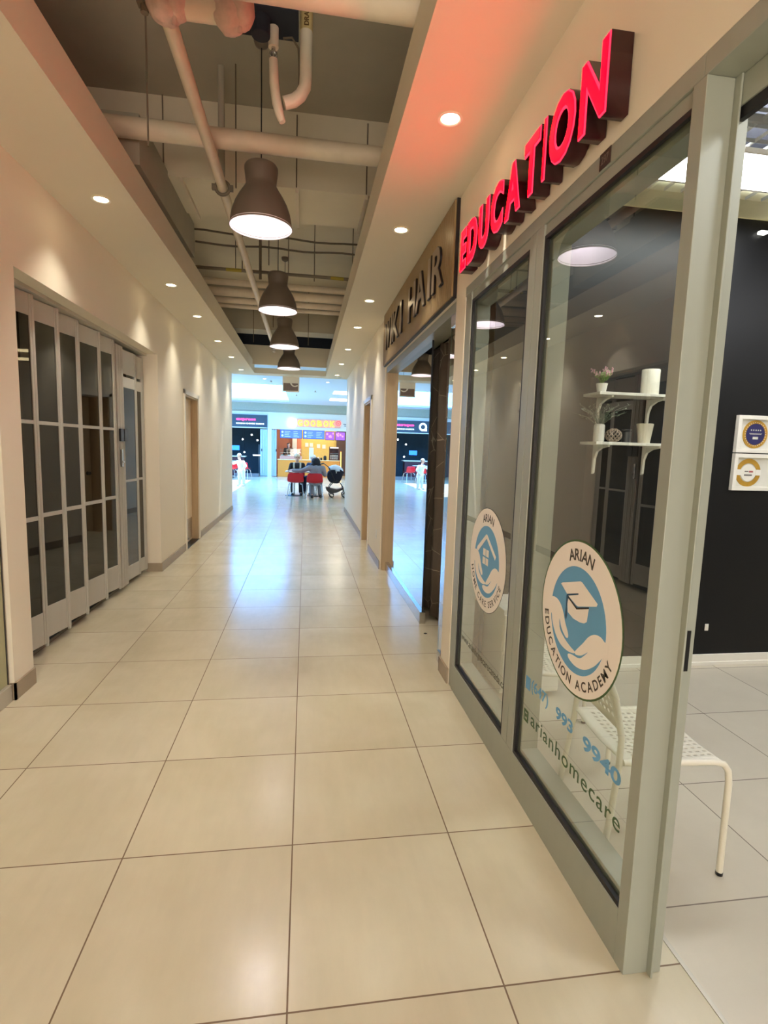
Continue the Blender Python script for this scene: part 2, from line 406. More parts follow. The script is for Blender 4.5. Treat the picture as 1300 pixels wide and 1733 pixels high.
tag(obj('counter_unit', MB().box(-3.2, -2.4, 4.0, 4.6, .003, .95), mat('dark_laminate', (44, 36, 30), .4), bevel=.01), 'dark counter unit standing inside the closed store', 'counter')

fc = thing('folding_closure', 'aluminium folding security closure with smoked panes across the closed store opening', 'folding door', (-1.77, 3.7, 0))
GZ = [(.30, .95), (.98, 1.60), (1.625, 2.30)]
def closure_panel(ya, yb, xa, xb, z0, z1, panes, solid=False, sw=.020):
    """one leaf from (xa, ya) to (xb, yb)"""
    a = Vector((xa, ya, 0)); b = Vector((xb, yb, 0)); d = (b-a); L = d.length; d.normalize(); nrm = Vector((d.y, -d.x, 0))
    m = Matrix(((d.x, nrm.x, 0, xa), (d.y, nrm.y, 0, ya), (0, 0, 1, 0), (0, 0, 0, 1)))
    mb = MB(); T = .009
    mb.box(0, sw, -T, T, z0, z1, m).box(L-sw, L, -T, T, z0, z1, m)
    if solid:
        mb.box(sw, L-sw, -T*.6, T*.6, z0, z1, m); return obj('panel', mb, M['shutter'], fc, world=True, bevel=.002)
    zs = [z0]+[v for p in panes for v in p]+[z1]
    for i in range(0, len(zs), 2): mb.box(sw, L-sw, -T*.7, T*.7, zs[i], zs[i+1], m)
    p = obj('panel', mb, M['shutter'], fc, world=True, bevel=.0015)
    for q0, q1 in panes: obj('pane', MB().box(sw-.004, L-sw+.004, -.002, .002, q0-.004, q1+.004, m), M['tint'], p, world=True)
    return p
def closure_post(ya, yb, x, z0=.05, z1=2.44, n=2):
    mb = MB(); wy = (yb-ya)/n
    for k in range(n): mb.cyl((x, ya+wy*(k+.5), z0), wy*.46, z1-z0, 10)
    mb.box(x-.012, x-.004, ya, yb, z0, z1)
    obj('hinge_post', mb, M['shutter'], fc, world=True, smooth=40)
leaves = [(2.36, 2.64), (2.725, 3.005), (3.095, 3.355), (3.485, 3.80), (3.885, 4.15)]
closure_panel(2.16, 2.30, -1.80, -1.765, .07, 2.43, GZ)
closure_post(2.30, 2.325, -1.757)
for i, (ya, yb) in enumerate(leaves):
    closure_panel(ya, yb, -1.815, -1.765, .07, 2.44, GZ)
    closure_post(yb, yb+.026, -1.757)
    nx = leaves[i+1][0] if i < 4 else 4.235
    closure_panel(yb+.028, nx-.002, -1.762, -1.812, .07, 2.42, GZ, sw=.012)
for k in range(3): closure_post(4.24+k*.068, 4.296+k*.068, -1.772, .04, 2.42)
for ya, yb in ((4.455, 4.80), (4.87, 5.02)):
    closure_panel(ya, yb, -1.795, -1.765, 2.175, 2.41, [], True)
    closure_panel(ya, yb, -1.795, -1.765, .05, 2.145, [(.20, 1.08), (1.105, 2.04)])
closure_post(4.805, 4.865, -1.775, .04, 2.41)
for k in range(2): closure_post(5.02+k*.045, 5.06+k*.045, -1.77, .04, 2.41)
obj('top_track', MB().box(-1.83, -1.73, 2.15, 5.12, 2.445, 2.47), M['alu'], fc, world=True)
obj('lock', MB().box(-1.755, -1.735, 4.255, 4.285, 1.25, 1.42).cyl((-1.755, 4.27, 1.30), .012, .03, 12, 'X'), M['steel'], fc, world=True, bevel=.003)
for y in (4.235, 4.345): obj('card_reader', MB().box(-1.755, -1.735, y, y+.085, 1.50, 1.62), M['blackp'], fc, world=True, bevel=.004, label='black square plate')

# near shopfront pane on the left
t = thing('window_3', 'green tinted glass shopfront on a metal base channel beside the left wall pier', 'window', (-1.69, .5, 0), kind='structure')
obj('glass_panel', MB().box(-1.650, -1.640, -1.5, 1.905, .1, 2.43), mat('olive_reflection_glass', (176, 174, 134), .22, var=.04, scale=3), t, world=True)  # reflected light put into the opaque olive colour of the pane
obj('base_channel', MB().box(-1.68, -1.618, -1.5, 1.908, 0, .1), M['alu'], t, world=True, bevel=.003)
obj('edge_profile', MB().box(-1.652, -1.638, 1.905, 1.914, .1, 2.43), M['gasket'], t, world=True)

# door on the left wall, leaf set back in its frame
d = thing('door_1', 'cream service door with steel kick plate in the left wall', 'door', (-1.66, 6.88, 0), kind='structure')
obj('door_leaf', MB().box(-1.75, -1.705, 6.46, 7.30, .012, 2.14), M['wood'], d, world=True, bevel=.002)
obj('door_frame', MB().box(-1.78, -1.615, 6.43, 6.46, 0, 2.17).box(-1.78, -1.615, 7.30, 7.33, 0, 2.17).box(-1.78, -1.615, 6.43, 7.33, 2.14, 2.17), M['jamb'], d, world=True)
obj('casing', MB().box(-1.615, -1.596, 6.375, 6.437, 0, 2.225).box(-1.615, -1.596, 7.323, 7.385, 0, 2.225).box(-1.615, -1.596, 6.375, 7.385, 2.163, 2.225), M['trim'], d, world=True, bevel=.003)
obj('kick_plate', MB().box(-1.704, -1.700, 6.52, 7.26, .05, .36), M['steel'], d, world=True)
obj('threshold', MB().box(-1.95, -1.60, 6.46, 7.30, .0, .008), M['blackp'], d, world=True)
h = obj('door_knob', MB().cyl((-1.705, 6.55, .96), .03, .008, 20, 'X').cyl((-1.697, 6.55, .96), .011, .03, 12, 'X').ball((-1.655, 6.55, .96), .027), M['steel'], d, world=True, smooth=40)
d = thing('door_2', 'cream service door set back in the right wall', 'door', (1.1, 6.88, 0), kind='structure')
obj('door_leaf', MB().box(1.12, 1.165, 6.47, 7.29, .012, 2.17), M['wood'], d, world=True, bevel=.002)
obj('door_frame', MB().box(.968, 1.2, 6.44, 6.47, 0, 2.2).box(.968, 1.2, 7.29, 7.32, 0, 2.2).box(.968, 1.2, 6.44, 7.32, 2.17, 2.2), M['jamb'], d, world=True)
obj('casing', MB().box(.949, .968, 6.385, 6.447, 0, 2.255).box(.949, .968, 7.313, 7.375, 0, 2.255).box(.949, .968, 6.385, 7.375, 2.193, 2.255), M['trim'], d, world=True, bevel=.003)
obj('door_knob', MB().cyl((1.112, 7.2, .96), .03, .008, 20, 'X').ball((1.08, 7.2, .96), .027), M['steel'], d, world=True, smooth=40)
t = thing('wall_outlet', 'small white double outlet on the right wall beside the baseboard', 'outlet', (.968, 5.55, .33))
obj('cover_plate', MB().box(-.006, 0, -.035, .035, 0, .115), M['white'], t, bevel=.002)
for z in (.03, .085): obj('socket', MB().cyl((-.009, 0, z), .016, .004, 14, 'X'), M['whitem'], t)

# ================================================================== RIGHT SIDE: aluminium shopfront
X0 = .968
def rect_frame(mb, x0, x1, y0, y1, z0, z1, t):
    mb.box(x0, x1, y0, y0+t, z0, z1).box(x0, x1, y1-t, y1, z0, z1).box(x0, x1, y0+t, y1-t, z0, z0+t).box(x0, x1, y0+t, y1-t, z1-t, z1)
sf = thing('window_1', 'aluminium shopfront frame around two tall panes beside the office entrance', 'shopfront', (1.02, .95, 0), kind='structure')
obj('sill_rail', MB().box(X0, 1.078, .0355, 1.861, 0, .168), M['aluw'], sf, world=True, bevel=.002)
obj('head_rail', MB().box(X0, 1.078, .0, 1.929, 2.4205, 2.475).box(X0+.008, 1.07, .0355, 1.809, 2.375, 2.42), M['aluw'], sf, world=True, bevel=.002)
obj('mullion', MB().box(X0, 1.078, .865, .93, .168, 2.42).box(X0, 1.078, .934, 1.0, .168, 2.42), M['aluw'], sf, world=True, bevel=.002)
obj('side_stile', MB().box(X0, 1.078, 1.81, 1.86, .168, 2.42).box(X0+.004, 1.078, 1.862, 1.928, 0, 2.42), M['aluw'], sf, world=True, bevel=.002)
post = MB().box(X0, 1.043, -.012, .035, 0, 2.42).box(1.043, 1.049, -.032, .035, 0, 2.42).box(1.0491, 1.085, -.016, .035, 0, 2.42)
obj('entry_post', post, M['aluw'], sf, world=True, bevel=.0015)
obj('strike_slot', MB().box(1.056, 1.072, -.018, -.012, .93, 1.045), M['blackp'], sf, world=True, label='black slot of the lock strike')
for (a, b) in ((.02, .862), (1.002, 1.808)):
    gk = MB(); rect_frame(gk, X0+.004, X0+.018, a, b, .168, 2.375, .016); obj('gasket', gk, M['gasket'], sf, world=True)
    inr = MB(); rect_frame(inr, X0+.026, 1.07, a+.004, b-.004, .172, 2.371, .034); obj('glazing_bead', inr, M['aluw'], sf, world=True, bevel=.002)
    obj('glass_pane', MB().box(X0+.018, X0+.025, a+.004, b-.004, .172, 2.371), M['glass'], sf, world=True)
# head over the entrance
hd = thing('trim_1', 'aluminium door head over the office entrance at the right edge', 'door frame', (1.02, -1.2, 2.4), kind='structure')
obj('outer_head', MB().box(X0, 1.085, -2.4, -.0005, 2.4205, 2.475), M['aluw'], hd, world=True, bevel=.002)
obj('inner_head', MB().box(1.05, 1.085, -2.4, -.017, 2.35, 2.42), M['aluw'], hd, world=True, bevel=.002)
obj('gasket', MB().box(1.055, 1.07, -2.4, -.017, 2.322, 2.35), M['gasket'], hd, world=True)
# unit number plate on the head rail
t = thing('number_plate', 'small dark unit number plate on the shopfront head under the red sign', 'sign', (X0, .43, 2.425))
obj('plate', MB().box(-.003, 0, -.032, .032, 0, .05), mat('number_plate_face', (66, 48, 42), .4), t, bevel=.001)
tm = MB(); fit_text(tm, '297', face_west(-.0035, .022, .013), width=.044, height=.025, depth=.001); obj('lettering', tm, mat('number_plate_digits', (120, 100, 90), .4), t)

# ---- office behind the glass
struct('wall_office', MB().box(1.16, 5.2, 2.08, 2.18, -.1, 3.095), M['black'], origin=False)
struct('wall_office_sides', MB().box(5.2, 5.3, -4.1, 2.18, -.1, 3.5).box(1.09, 1.16, 1.93, 2.18, -.1, 3.5), mat('office_wall', (212, 208, 198), .6), origin=False)
struct('trim_office_cornice', MB().box(1.10, 5.2, 1.86, 2.08, 3.10, 3.30).box(1.16, 5.2, 2.08, 2.18, 3.095, 3.5), mat('cream_cornice', (232, 226, 186), .5), origin=False)
struct('baseboard_office', MB().box(1.16, 5.2, 2.066, 2.08, 0, .085).box(1.16, 5.2, 2.06, 2.08, 0, .03), M['white'], origin=False, bevel=.004)
struct('ceiling_office_void', MB().box(1.10, 5.2, -4.1, 2.08, 3.45, 3.5), mat('grey_void', (50, 52, 60), .9), origin=False)
gr = MB()
for k in range(37):
    x = 1.16+k*.11
    gr.box(x-.0015, x+.0015, -2.2, 1.86, 3.10, 3.118)
for k in range(37):
    y = -2.2+k*.11
    gr.box(1.10, 5.2, y-.0015, y+.0015, 3.10, 3.118)
for k in range(5): gr.box(1.10, 5.2, .62+k*.61-1.9, .635+k*.61-1.9, 3.095, 3.13)
tag(obj('ceiling_grid', gr, mat('grid_metal', (206, 208, 206), .4, metal=.3)), 'white open-cell metal grid hanging as the office ceiling', 'ceiling grid', kind='structure')
for k, (x0, x1, y0, y1) in enumerate(((1.87, 3.1, 1.37, 1.70), (1.87, 3.1, -1.2, -.87), (3.6, 4.8, .2, .53))):
    t = thing('office_light', ('long bright light panel in the office grid ceiling above the black wall', 'light panel in the grid ceiling near the office entrance', 'light panel in the far part of the office grid ceiling')[k], 'ceiling light', ((x0+x1)/2, (y0+y1)/2, 3.08), group='office light panels')
    hx, hy = (x1-x0)/2, (y1-y0)/2
    obj('diffuser', MB().box(-hx, hx, -hy, hy, 0, .01), M['offlight'], t)
    f_ = MB(); f_.box(-hx-.012, -hx, -hy-.012, hy+.012, -.004, .02).box(hx, hx+.012, -hy-.012, hy+.012, -.004, .02).box(-hx, hx, -hy-.012, -hy, -.004, .02).box(-hx, hx, hy, hy+.012, -.004, .02)
    obj('frame', f_, M['whitem'], t)

# perforated metal chairs
def make_chair(label):
    t = thing('perforated_chair', label, 'chair', (0, 0, 0))
    W, D, H = .195, .20, .45     # faces +X
    r = .0115
    def leg_pts(side):   # front leg: up from floor, rounded into the seat rail
        y = side*W
        return [(.225, y, 0), (.222, y, .36), (.215, y, .405), (.195, y, .432), (.165, y, .440), (-.175, y*.97, .440)]
    for s in (-1, 1):
        obj('front_leg', MB().tube(leg_pts(s), r, 12), M['chair'], t, smooth=50)
        obj('front_foot', MB().cyl((.225, s*W, 0), .0125, .012, 12), M['blackp'], t)
        y = s*W*.93
        bp = [(-.235, s*W, 0), (-.205, s*W*.98, .25), (-.185, y, .42), (-.180, y*.97, .52), (-.205, y*.9, .66), (-.235, y*.80, .745)]
        obj('back_leg', MB().tube(bp, r, 12), M['chair'], t, smooth=50)
        obj('back_foot', MB().cyl((-.235, s*W, 0), .0125, .012, 12), M['blackp'], t)
    def perf(name, P, nu, nv, hu, hv, th, holes):
        """sheet P(u,v) over 0..1 with a grid of punched holes; cells hu x hv"""
        mb = MB(); b = mb.b; N = 8
        cache = {}
        def V(u, v, k=None):
            key = (round(u, 5), round(v, 5))
            if key not in cache: cache[key] = b.verts.new(P(u, v))
            return cache[key]
        for i in range(nu):
            for j in range(nv):
                u0, u1, v0, v1 = i/nu, (i+1)/nu, j/nv, (j+1)/nv
                if holes(i, j):
                    cu, cv = (u0+u1)/2, (v0+v1)/2; ru, rv = (u1-u0)*hu, (v1-v0)*hv
                    ring = [V(cu+ru*math.cos(2*PI*(k+.5)/N), cv+rv*math.sin(2*PI*(k+.5)/N)) for k in range(N)]
                    c = [V(u1, v1), V(u0, v1), V(u0, v0), V(u1, v0)]
                    for q in range(4):
                        a, b2 = ring[(2*q) % N], ring[(2*q+1) % N]
                        b.faces.new((c[q], a, b2)) if False else b.faces.new((c[q], b2, a))
                        b.faces.new((c[q], c[(q+1) % 4], ring[(2*q+2) % N], b2))
                else:
                    b.faces.new((V(u0, v0), V(u1, v0), V(u1, v1), V(u0, v1)))
        o = obj(name, mb, M['chair'], t, smooth=50)
        m = o.modifiers.new('thickness', 'SOLIDIFY'); m.thickness = th; m.offset = 0
    def seat(u, v):
        x = -.185+.39*u; y = (v-.5)*2*W*(1.0 if u > .2 else .97)
        z = .452-.014*math.sin(PI*v)-.010*math.sin(PI*u)
        if u > .9: z -= .02*((u-.9)/.1)**2
        return (x, y, z)
    perf('seat', seat, 15, 15, .30, .22, .003, lambda i, j: 1 < i < 14 and 1 <= j < 14)
    def back(u, v):
        z = .56+.19*u; wd = W*(.93-.12*u)*(1.0)
        y = (v-.5)*2*wd; x = -.183-.055*u - .018*math.sin(PI*v)
        if u < .35: z = .56+.19*u - .0 + .05*(abs(v-.5)*2)**2*(u-.35)
        return (x, y, z)
    perf('backrest', back, 7, 15, .28, .28, .003, lambda i, j: 0 < i < 6 and 0 < j < 14)
    obj('back_rail', MB().tube([(-.235, W*.745*math.cos(a), .745+.012*math.sin(a)) for a in [PI*k/10 for k in range(11)]], r*.9, 10), M['chair'], t, smooth=50)
    return t
ch = make_chair('white perforated metal chair behind the large pane, nearest the entrance post')
ch.location = (1.335, .505, 0.001); ch.rotation_euler = (0, 0, math.radians(-4)); ch['group'] = 'office visitor chairs'
dup(ch, (1.345, 1.225, 0.001), math.radians(-12), 'white perforated metal chair behind the shopfront mullion, farther from the entrance post')

# white drawer unit behind the small pane
t = thing('drawer_unit', 'low white drawer unit behind the small pane against the black wall', 'drawer unit', (1.42, 1.86, 0.001))
obj('body', MB().box(-.19, .19, -.16, .19, .03, .56), M['white'], t, bevel=.004)
for k in range(2):
    dr = obj('drawer', MB().box(-.185, .185, -.178, -.16, .05+k*.25, .28+k*.25), M['white'], t, bevel=.003); obj('handle', MB().box(-.05, .05, -.19, -.178, .20+k*.25, .21+k*.25), M['steel'], dr)
tag(obj('dish', MB().lathe([(.0, .0), (.06, .0), (.09, .012), (.095, .018), (.085, .014), (0, .006)], (1.44, 1.80, .562), 24), mat('grey_dish', (120, 114, 100), .4), smooth=40), 'flat grey dish on top of the low white drawer unit', 'dish')

# wall shelves
def shelf(z, label):
    t = thing('wall_shelf', label, 'shelf', (2.16, 2.07, z), group='white wall shelves on the black wall')
    obj('board', MB().box(-.32, .32, -.205, 0, 0, .018), M['white'], t, bevel=.002)
    for x in (-.215, .145):
        poly = [(0, 0), (-.175, 0), (-.175, -.012), (-.10, -.022), (-.045, -.045), (-.022, -.09), (-.016, -.185), (0, -.195)]
        obj('bracket', MB().prism(poly, x-.009, x+.009, lambda u, v, d: (d, u, v)), M['white'], t, bevel=.002)
    return t
shelf(1.885, 'upper white wall shelf on black wall, carrying a potted plant and tall cylinder')
shelf(1.575, 'lower white wall shelf on black wall, carrying vases and a woven ball')
def pot_plant(loc, label, pr, ph, leaf, flower, n, spread, ht, potm, name='potted_plant'):
    t = thing(name, label, 'plant', loc)
    prof = [(pr*.72, 0), (pr, ph), (pr*.94, ph), (pr*.86, ph*.85), (0, ph*.85)] if name == 'potted_plant' else [(pr*.9, 0), (pr, .006), (pr, ph*.9), (pr*.85, ph*.98), (pr*.6, ph), (pr*.5, ph*.95), (0, ph*.9)]
    obj('pot', MB().lathe(prof, (0, 0, 0), 24, capb=True), potm, t, smooth=50)
    rnd = random.Random(hash(n) % 97); f = MB(); fl = MB()
    for k in range(n):
        a = rnd.uniform(0, 2*PI); s = rnd.uniform(.2, 1)*spread; h = ht*rnd.uniform(.5, 1)
        p0 = Vector((0, 0, ph*.8)); p2 = Vector((s*math.cos(a), s*math.sin(a), ph+h)); p1 = (p0+p2)/2+Vector((0, 0, h*.3)); 
        f.tube([p0, p1, p2], [.0016, .0016, .0008], 4)
        for q in (.45, .7, .95):
            c = p0.lerp(p2, q)+Vector((0, 0, h*.2*(1-q))); d = Vector((rnd.uniform(-1, 1), rnd.uniform(-1, 1), rnd.uniform(.1, 1))).normalized()*.022; sd = d.orthogonal().normalized()*.005
            f.b.faces.new([f.b.verts.new(v) for v in (c, c+d*.5+sd, c+d, c+d*.5-sd)])
        if flower and k % 2 == 0:
            for q in range(4): fl.ball(tuple(p2+Vector((rnd.uniform(-.004, .004), rnd.uniform(-.004, .004), q*.006))), .0045, 6)
    obj('foliage', f, leaf, t, smooth=True)
    if flower: obj('blossom', fl, flower, t, smooth=True)
    else: fl.b.free()
    return t
pot_plant((1.905, 1.965, 1.903), 'small green and pink flowering plant in white pot on upper shelf', .036, .06, mat('fresh_leaf', (110, 158, 62), .5, var=.3, scale=60), mat('pink_blossom', (200, 140, 160), .6), 46, .07, .08, M['white'])
V_ = lambda nm, lab, prof, loc, m: tag(obj(nm, MB().lathe(prof, loc, 32, capb=True), m, smooth=50), lab, 'vase')
tag(obj('cylinder_vase', MB().lathe([(.055, 0), (.055, .158), (.052, .162), (.048, .160), (.047, .02), (0, .02)], (2.235, 1.955, 1.903), 32, capb=True), M['chair'], smooth=50), 'tall white cylinder vase at the right end of the upper shelf', 'vase')
pot_plant((1.905, 1.955, 1.593), 'white rounded vase with sprawling grey-green sprigs on the lower shelf', .034, .115, mat('dusty_leaf', (120, 134, 112), .6, var=.3, scale=60), None, 40, .19, .13, M['white'], 'sprig_vase')
# woven ball vase: crossing helical strands
wb = MB(); R = .05
for s in (1, -1):
    for k in range(12):
        pts = []
        for q in range(13):
            th = .32+(PI-.64)*q/12; ph = 2*PI*k/12+s*1.9*q/12
            pts.append((R*math.sin(th)*math.cos(ph), R*math.sin(th)*math.sin(ph), R*math.cos(th)*.82))
        wb.tube(pts, .0035, 5)
for zz, rr in ((.0405, .018), (-.0405, .018)): wb.tube([(rr*math.cos(2*PI*k/20), rr*math.sin(2*PI*k/20), zz) for k in range(20)], .004, 6, closed=True)
o = obj('woven_vase', wb, mat('stoneware', (176, 156, 136), .6), origin=True, smooth=True); o.location += Vector((2.01, 1.96, 1.593+.0445)); o.location.z = 1.593
tag(o, 'round openwork stoneware ball vase in the middle of the lower shelf', 'vase')
V_('lantern_jar', 'dark grey lidded jar between ball vase and cream pot on the lower shelf', [(.03, 0), (.03, .07), (.022, .075), (.03, .08), (.03, .088), (0, .088)], (2.115, 1.98, 1.593), mat('dark_jar', (66, 66, 68), .3))
V_('cream_pot', 'cream tapered empty pot at the right end of the lower shelf', [(.036, 0), (.052, .125), (.048, .127), (.044, .12), (.03, .01), (0, .01)], (2.225, 1.955, 1.593), mat('cream_ceramic', (228, 218, 196), .4, bump=.5, bscale=60))
# framed certificates
for k, (z, lab) in enumerate(((1.555, 'white framed certificate with a gold medallion around a blue disc, upper of the two'), (1.29, 'white framed certificate with a gold ring and white band, lower of the two'))):
    t = thing('framed_certificate', lab, 'picture', (2.995, 2.08, z), group='framed certificates on the black wall')
    W_, H_ = .33, .258
    fr_ = MB(); fr_.box(0, W_, -.03, 0, 0, .028).box(0, W_, -.03, 0, H_-.028, H_).box(0, .028, -.03, 0, .028, H_-.028).box(W_-.028, W_, -.03, 0, .028, H_-.028)
    obj('frame', fr_, M['white'], t, bevel=.002)
    obj('mount', MB().box(.028, W_-.028, -.012, -.004, .028, H_-.028), mat('mount_card', (226, 224, 212), .6), t)
    cx, cz = (.150, .130) if k == 0 else (.128, .126)
    gold = mat('gold_foil', (216, 168, 66), .32, metal=.45, var=.2, scale=20)
    if k == 0:
        obj('medallion', MB().cyl((cx, -.0125, cz), .098, -.003, 48, 'Y'), gold, t)
        obj('disc', MB().cyl((cx, -.0155, cz), .074, -.002, 40, 'Y'), mat('navy_print', (46, 44, 100), .4, var=.3, scale=6), t, label='navy blue centre disc')
        dots = MB()
        for q in range(30): dots.ball((cx+.081*math.cos(q*PI/15), -.0165, cz+.081*math.sin(q*PI/15)), .003, 6)
        obj('dot_ring', dots, M['white'], t, label='ring of small white dots')
        star = MB()
        for q in range(5): star.cyl((cx-.036+q*.018, -.018, cz+.028), .0055, -.001, 5, 'Y')
        star.box(cx-.05, cx+.05, -.0188, -.0178, cz+.004, cz+.0065).box(cx-.045, cx+.045, -.0188, -.0178, cz-.002, cz+.0005).box(cx-.02, cx+.022, -.0188, -.0178, cz-.035, cz-.018)
        obj('print', star, mat('pale_print', (214, 214, 200), .5), t, label='pale stars and lines')
    else:
        ring = MB(); ring.lathe([(.066, -.0125), (.098, -.0125), (.098, -.0155), (.066, -.0155)], (cx, 0, cz), 48, 'Y'); 
        obj('medallion', ring, gold, t)
        obj('disc', MB().cyl((cx, -.0125, cz), .060, -.004, 40, 'Y'), M['white'], t, label='white centre disc')
        obj('band', MB().box(cx-.098, cx-.056, -.0185, -.0155, cz-.018, cz+.022).box(cx+.056, cx+.098, -.0185, -.0155, cz-.018, cz+.022), M['white'], t, label='white side bands')
        pr_ = MB().box(cx-.03, cx+.0, -.0175, -.0165, cz+.005, cz+.013).box(cx-.032, cx+.03, -.0175, -.0165, cz-.022, cz-.012)
        obj('print', pr_, mat('grey_print', (110, 106, 100), .5), t)
        obj('print_accent', MB().box(cx+.004, cx+.036, -.0175, -.0165, cz+.002, cz+.014), mat('red_print', (180, 90, 90), .5), t)
t = thing('light_switch', 'small white outlet low on the black wall', 'outlet', (2.936, 2.08, .262))
obj('cover_plate', MB().box(-.014, .014, -.006, 0, 0, .05), M['white'], t, bevel=.002); obj('rocker', MB().box(-.006, .006, -.01, -.006, .012, .038), M['white'], t)
tag(obj('wall_sensor', MB().box(3.0, 3.055, 2.045, 2.08, 3.0, 3.022), emis('sensor_face', (250, 250, 240), 1.2), bevel=.006), 'small glowing white fitting high on the black wall', 'sensor')

# ---- decals on the glass
GX = X0+.0175
dw = mat('vinyl_white', (250, 240, 230), .5, var=.0); db = mat('vinyl_blue', (104, 166, 208), .5, var=.02); dg = mat('vinyl_dark', (74, 66, 52), .5, var=0); dgr = mat('vinyl_green', (66, 94, 48), .5, var=0); dbl = mat('vinyl_black', (44, 40, 34), .5, var=0)
def ld(parent, name, poly, d, m, smooth=0, label=None):
    """flat vinyl shape: outline in (u to the right, v up), d layers in front of the glass"""
    if smooth: poly = smooth_poly(poly, smooth)
    mb = MB().prism(poly, -.0004*d+.0003, -.0004*d, lambda u, v, q: (q, -u, v)); return obj(name, mb, m, parent, label=label)
def circ(r, n=64, cx=0, cy=0): return [(cx+r*math.cos(2*PI*k/n), cy+r*math.sin(2*PI*k/n)) for k in range(n)]
def arc_text(parent, s, r, a0, a1, h, m, inward, bold=.02):
    mb = MB()
    # place letters along the arc in proportion to their widths
    ws = []
    for c in s:
        if c == ' ': ws.append(.45); continue
        me = text_mesh(c); xs = [v.co.x for v in me.vertices]; ws.append(max(xs)-min(xs)+.16); bpy.data.meshes.remove(me)
    tot = sum(ws); pos = 0
    for c, wd in zip(s, ws):
        mid = (pos+wd/2)/tot; pos += wd
        if c == ' ': continue
        a = math.radians(a0+(a1-a0)*mid)
        me = text_mesh(c, bold=bold); xs = [v.co.x for v in me.vertices]; cx_ = (max(xs)+min(xs))/2
        k = h/.72
        rot = a-PI/2 if not inward else a+PI/2
        base = r if not inward else r
        loc = Matrix.Translation((base*math.cos(a), base*math.sin(a), 0)) @ Matrix.Rotation(rot, 4, 'Z') @ Matrix.Scale(k, 4) @ Matrix.Translation((-cx_, 0, 0))
        mm = Matrix(((0, 0, -1, -.0014), (-1, 0, 0, 0), (0, 1, 0, 0), (0, 0, 0, 1))) @ loc
        mb.mesh(me, mm); bpy.data.meshes.remove(me)
    return obj('lettering', mb, m, parent)
HL = [(-.30, .06), (-.175, .052), (-.158, .035), (-.138, .005), (-.122, -.03), (-.108, -.078), (-.104, -.098), (-.116, -.094), (-.134, -.062), (-.145, -.035), (-.141, -.06), (-.115, -.105), (-.092, -.128), (-.078, -.150), (-.083, -.158), (-.112, -.148), (-.142, -.126), (-.166, -.085), (-.180, -.04), (-.21, -.01), (-.30, -.02)]
def decal(yc, zc, label, top, bottom, house):
    t = thing('window_decal', label, 'decal', (GX, yc, zc), group='round shop decals on the glass')
    R0 = .278
    ld(t, 'border', circ(R0), 1, dbl if house else dgr)
    ld(t, 'backing', circ(R0-(.003 if house else .007)), 2, dw)
    ld(t, 'blue_disc', circ(.190, cx=-.004, cy=-.008), 3, db)
    # two cupped hands in the backing colour
    ld(t, 'left_hand', [(-.198, -.0), (-.192, .025), (-.153, .029), (-.119, .015), (-.095, -.011), (-.079, -.039), (-.053, -.071), (-.050, -.089), (-.068, -.092), (-.102, -.070), (-.122, -.040), (-.112, -.078), (-.070, -.102), (-.030, -.114), (.004, -.121), (-.004, -.130), (-.051, -.138), (-.102, -.132), (-.144, -.108), (-.175, -.070), (-.186, -.040), (-.2, -.04)], 4, dw, 5)
    ld(t, 'right_hand', [(.200, -.014), (.184, -.020), (.157, -.012), (.122, -.016), (.086, -.037), (.055, -.070), (.025, -.099), (.006, -.120), (.014, -.128), (.051, -.116), (.088, -.090), (.061, -.116), (.034, -.133), (-.019, -.139), (-.042, -.148), (-.031, -.162), (.017, -.170), (.075, -.158), (.129, -.124), (.162, -.091), (.178, -.073), (.2, -.06)], 4, dw, 5)
    if house:
        ld(t, 'roof', [(-.158, .033), (-.150, .050), (-.019, .136), (-.004, .137), (.140, .046), (.128, .026), (-.010, .115), (-.136, .026)], 5, dw)
        for (u, v) in ((-.053, .020), (-.006, .020), (-.056, -.026), (-.009, -.026)): ld(t, 'window_square', [(u, v), (u+.039, v), (u+.039, v+.037), (u, v+.037)], 5, dw)
    else:
        ld(t, 'cap_base', [(-.076, .054), (-.001, .037), (.075, .059), (.068, .009), (.052, -.001), (.024, -.007), (-.022, -.008), (-.064, .003)], 5, dw)
        ld(t, 'cap_board', [(-.127, .093), (-.116, .100), (.010, .136), (.021, .135), (.126, .089), (.121, .079), (.004, .044), (-.008, .045), (-.071, .064)], 6, dw, label='white mortarboard')
        ld(t, 'cap_line', [(-.075, .065), (-.001, .038), (.076, .063), (.076, .057), (-.003, .031), (-.077, .059)], 7, dbl)
        ld(t, 'tassel', [(-.075, .068), (.002, .091), (.003, .086), (-.065, .064), (-.071, .021), (-.064, -.009), (-.071, -.029), (-.081, -.015), (-.078, .019), (-.080, .060)], 8, mat('vinyl_navy', (40, 84, 116), .5))
    arc_text(t, top, .205, 112, 68, .042, dg, False)
    arc_text(t, bottom, .248, 188 if not house else 196, 342 if not house else 338, .034, dg, True)
    return t
decal(1.375, .938, 'round white home care decal with blue house and hands on the small pane', 'ARIAN', 'HOME CARE SERVICE', True)
decal(.423, .936, 'round white education academy decal with blue graduation cap and hands on the large pane', 'ARIAN', 'EDUCATION ACADEMY', False)
def glass_text(name, s, y, z, width, height, m, label, spacing=1.0, bold=0.012):
    mb = MB(); fit_text(mb, s, face_west(GX-.0004, y, z), width=width, height=height, spacing=spacing, bold=bold)
    return tag(obj(name, mb, m), label, 'lettering')
t = thing('phone_lettering', 'light blue phone number with a handset mark on the large pane', 'lettering', (GX, .80, .505))
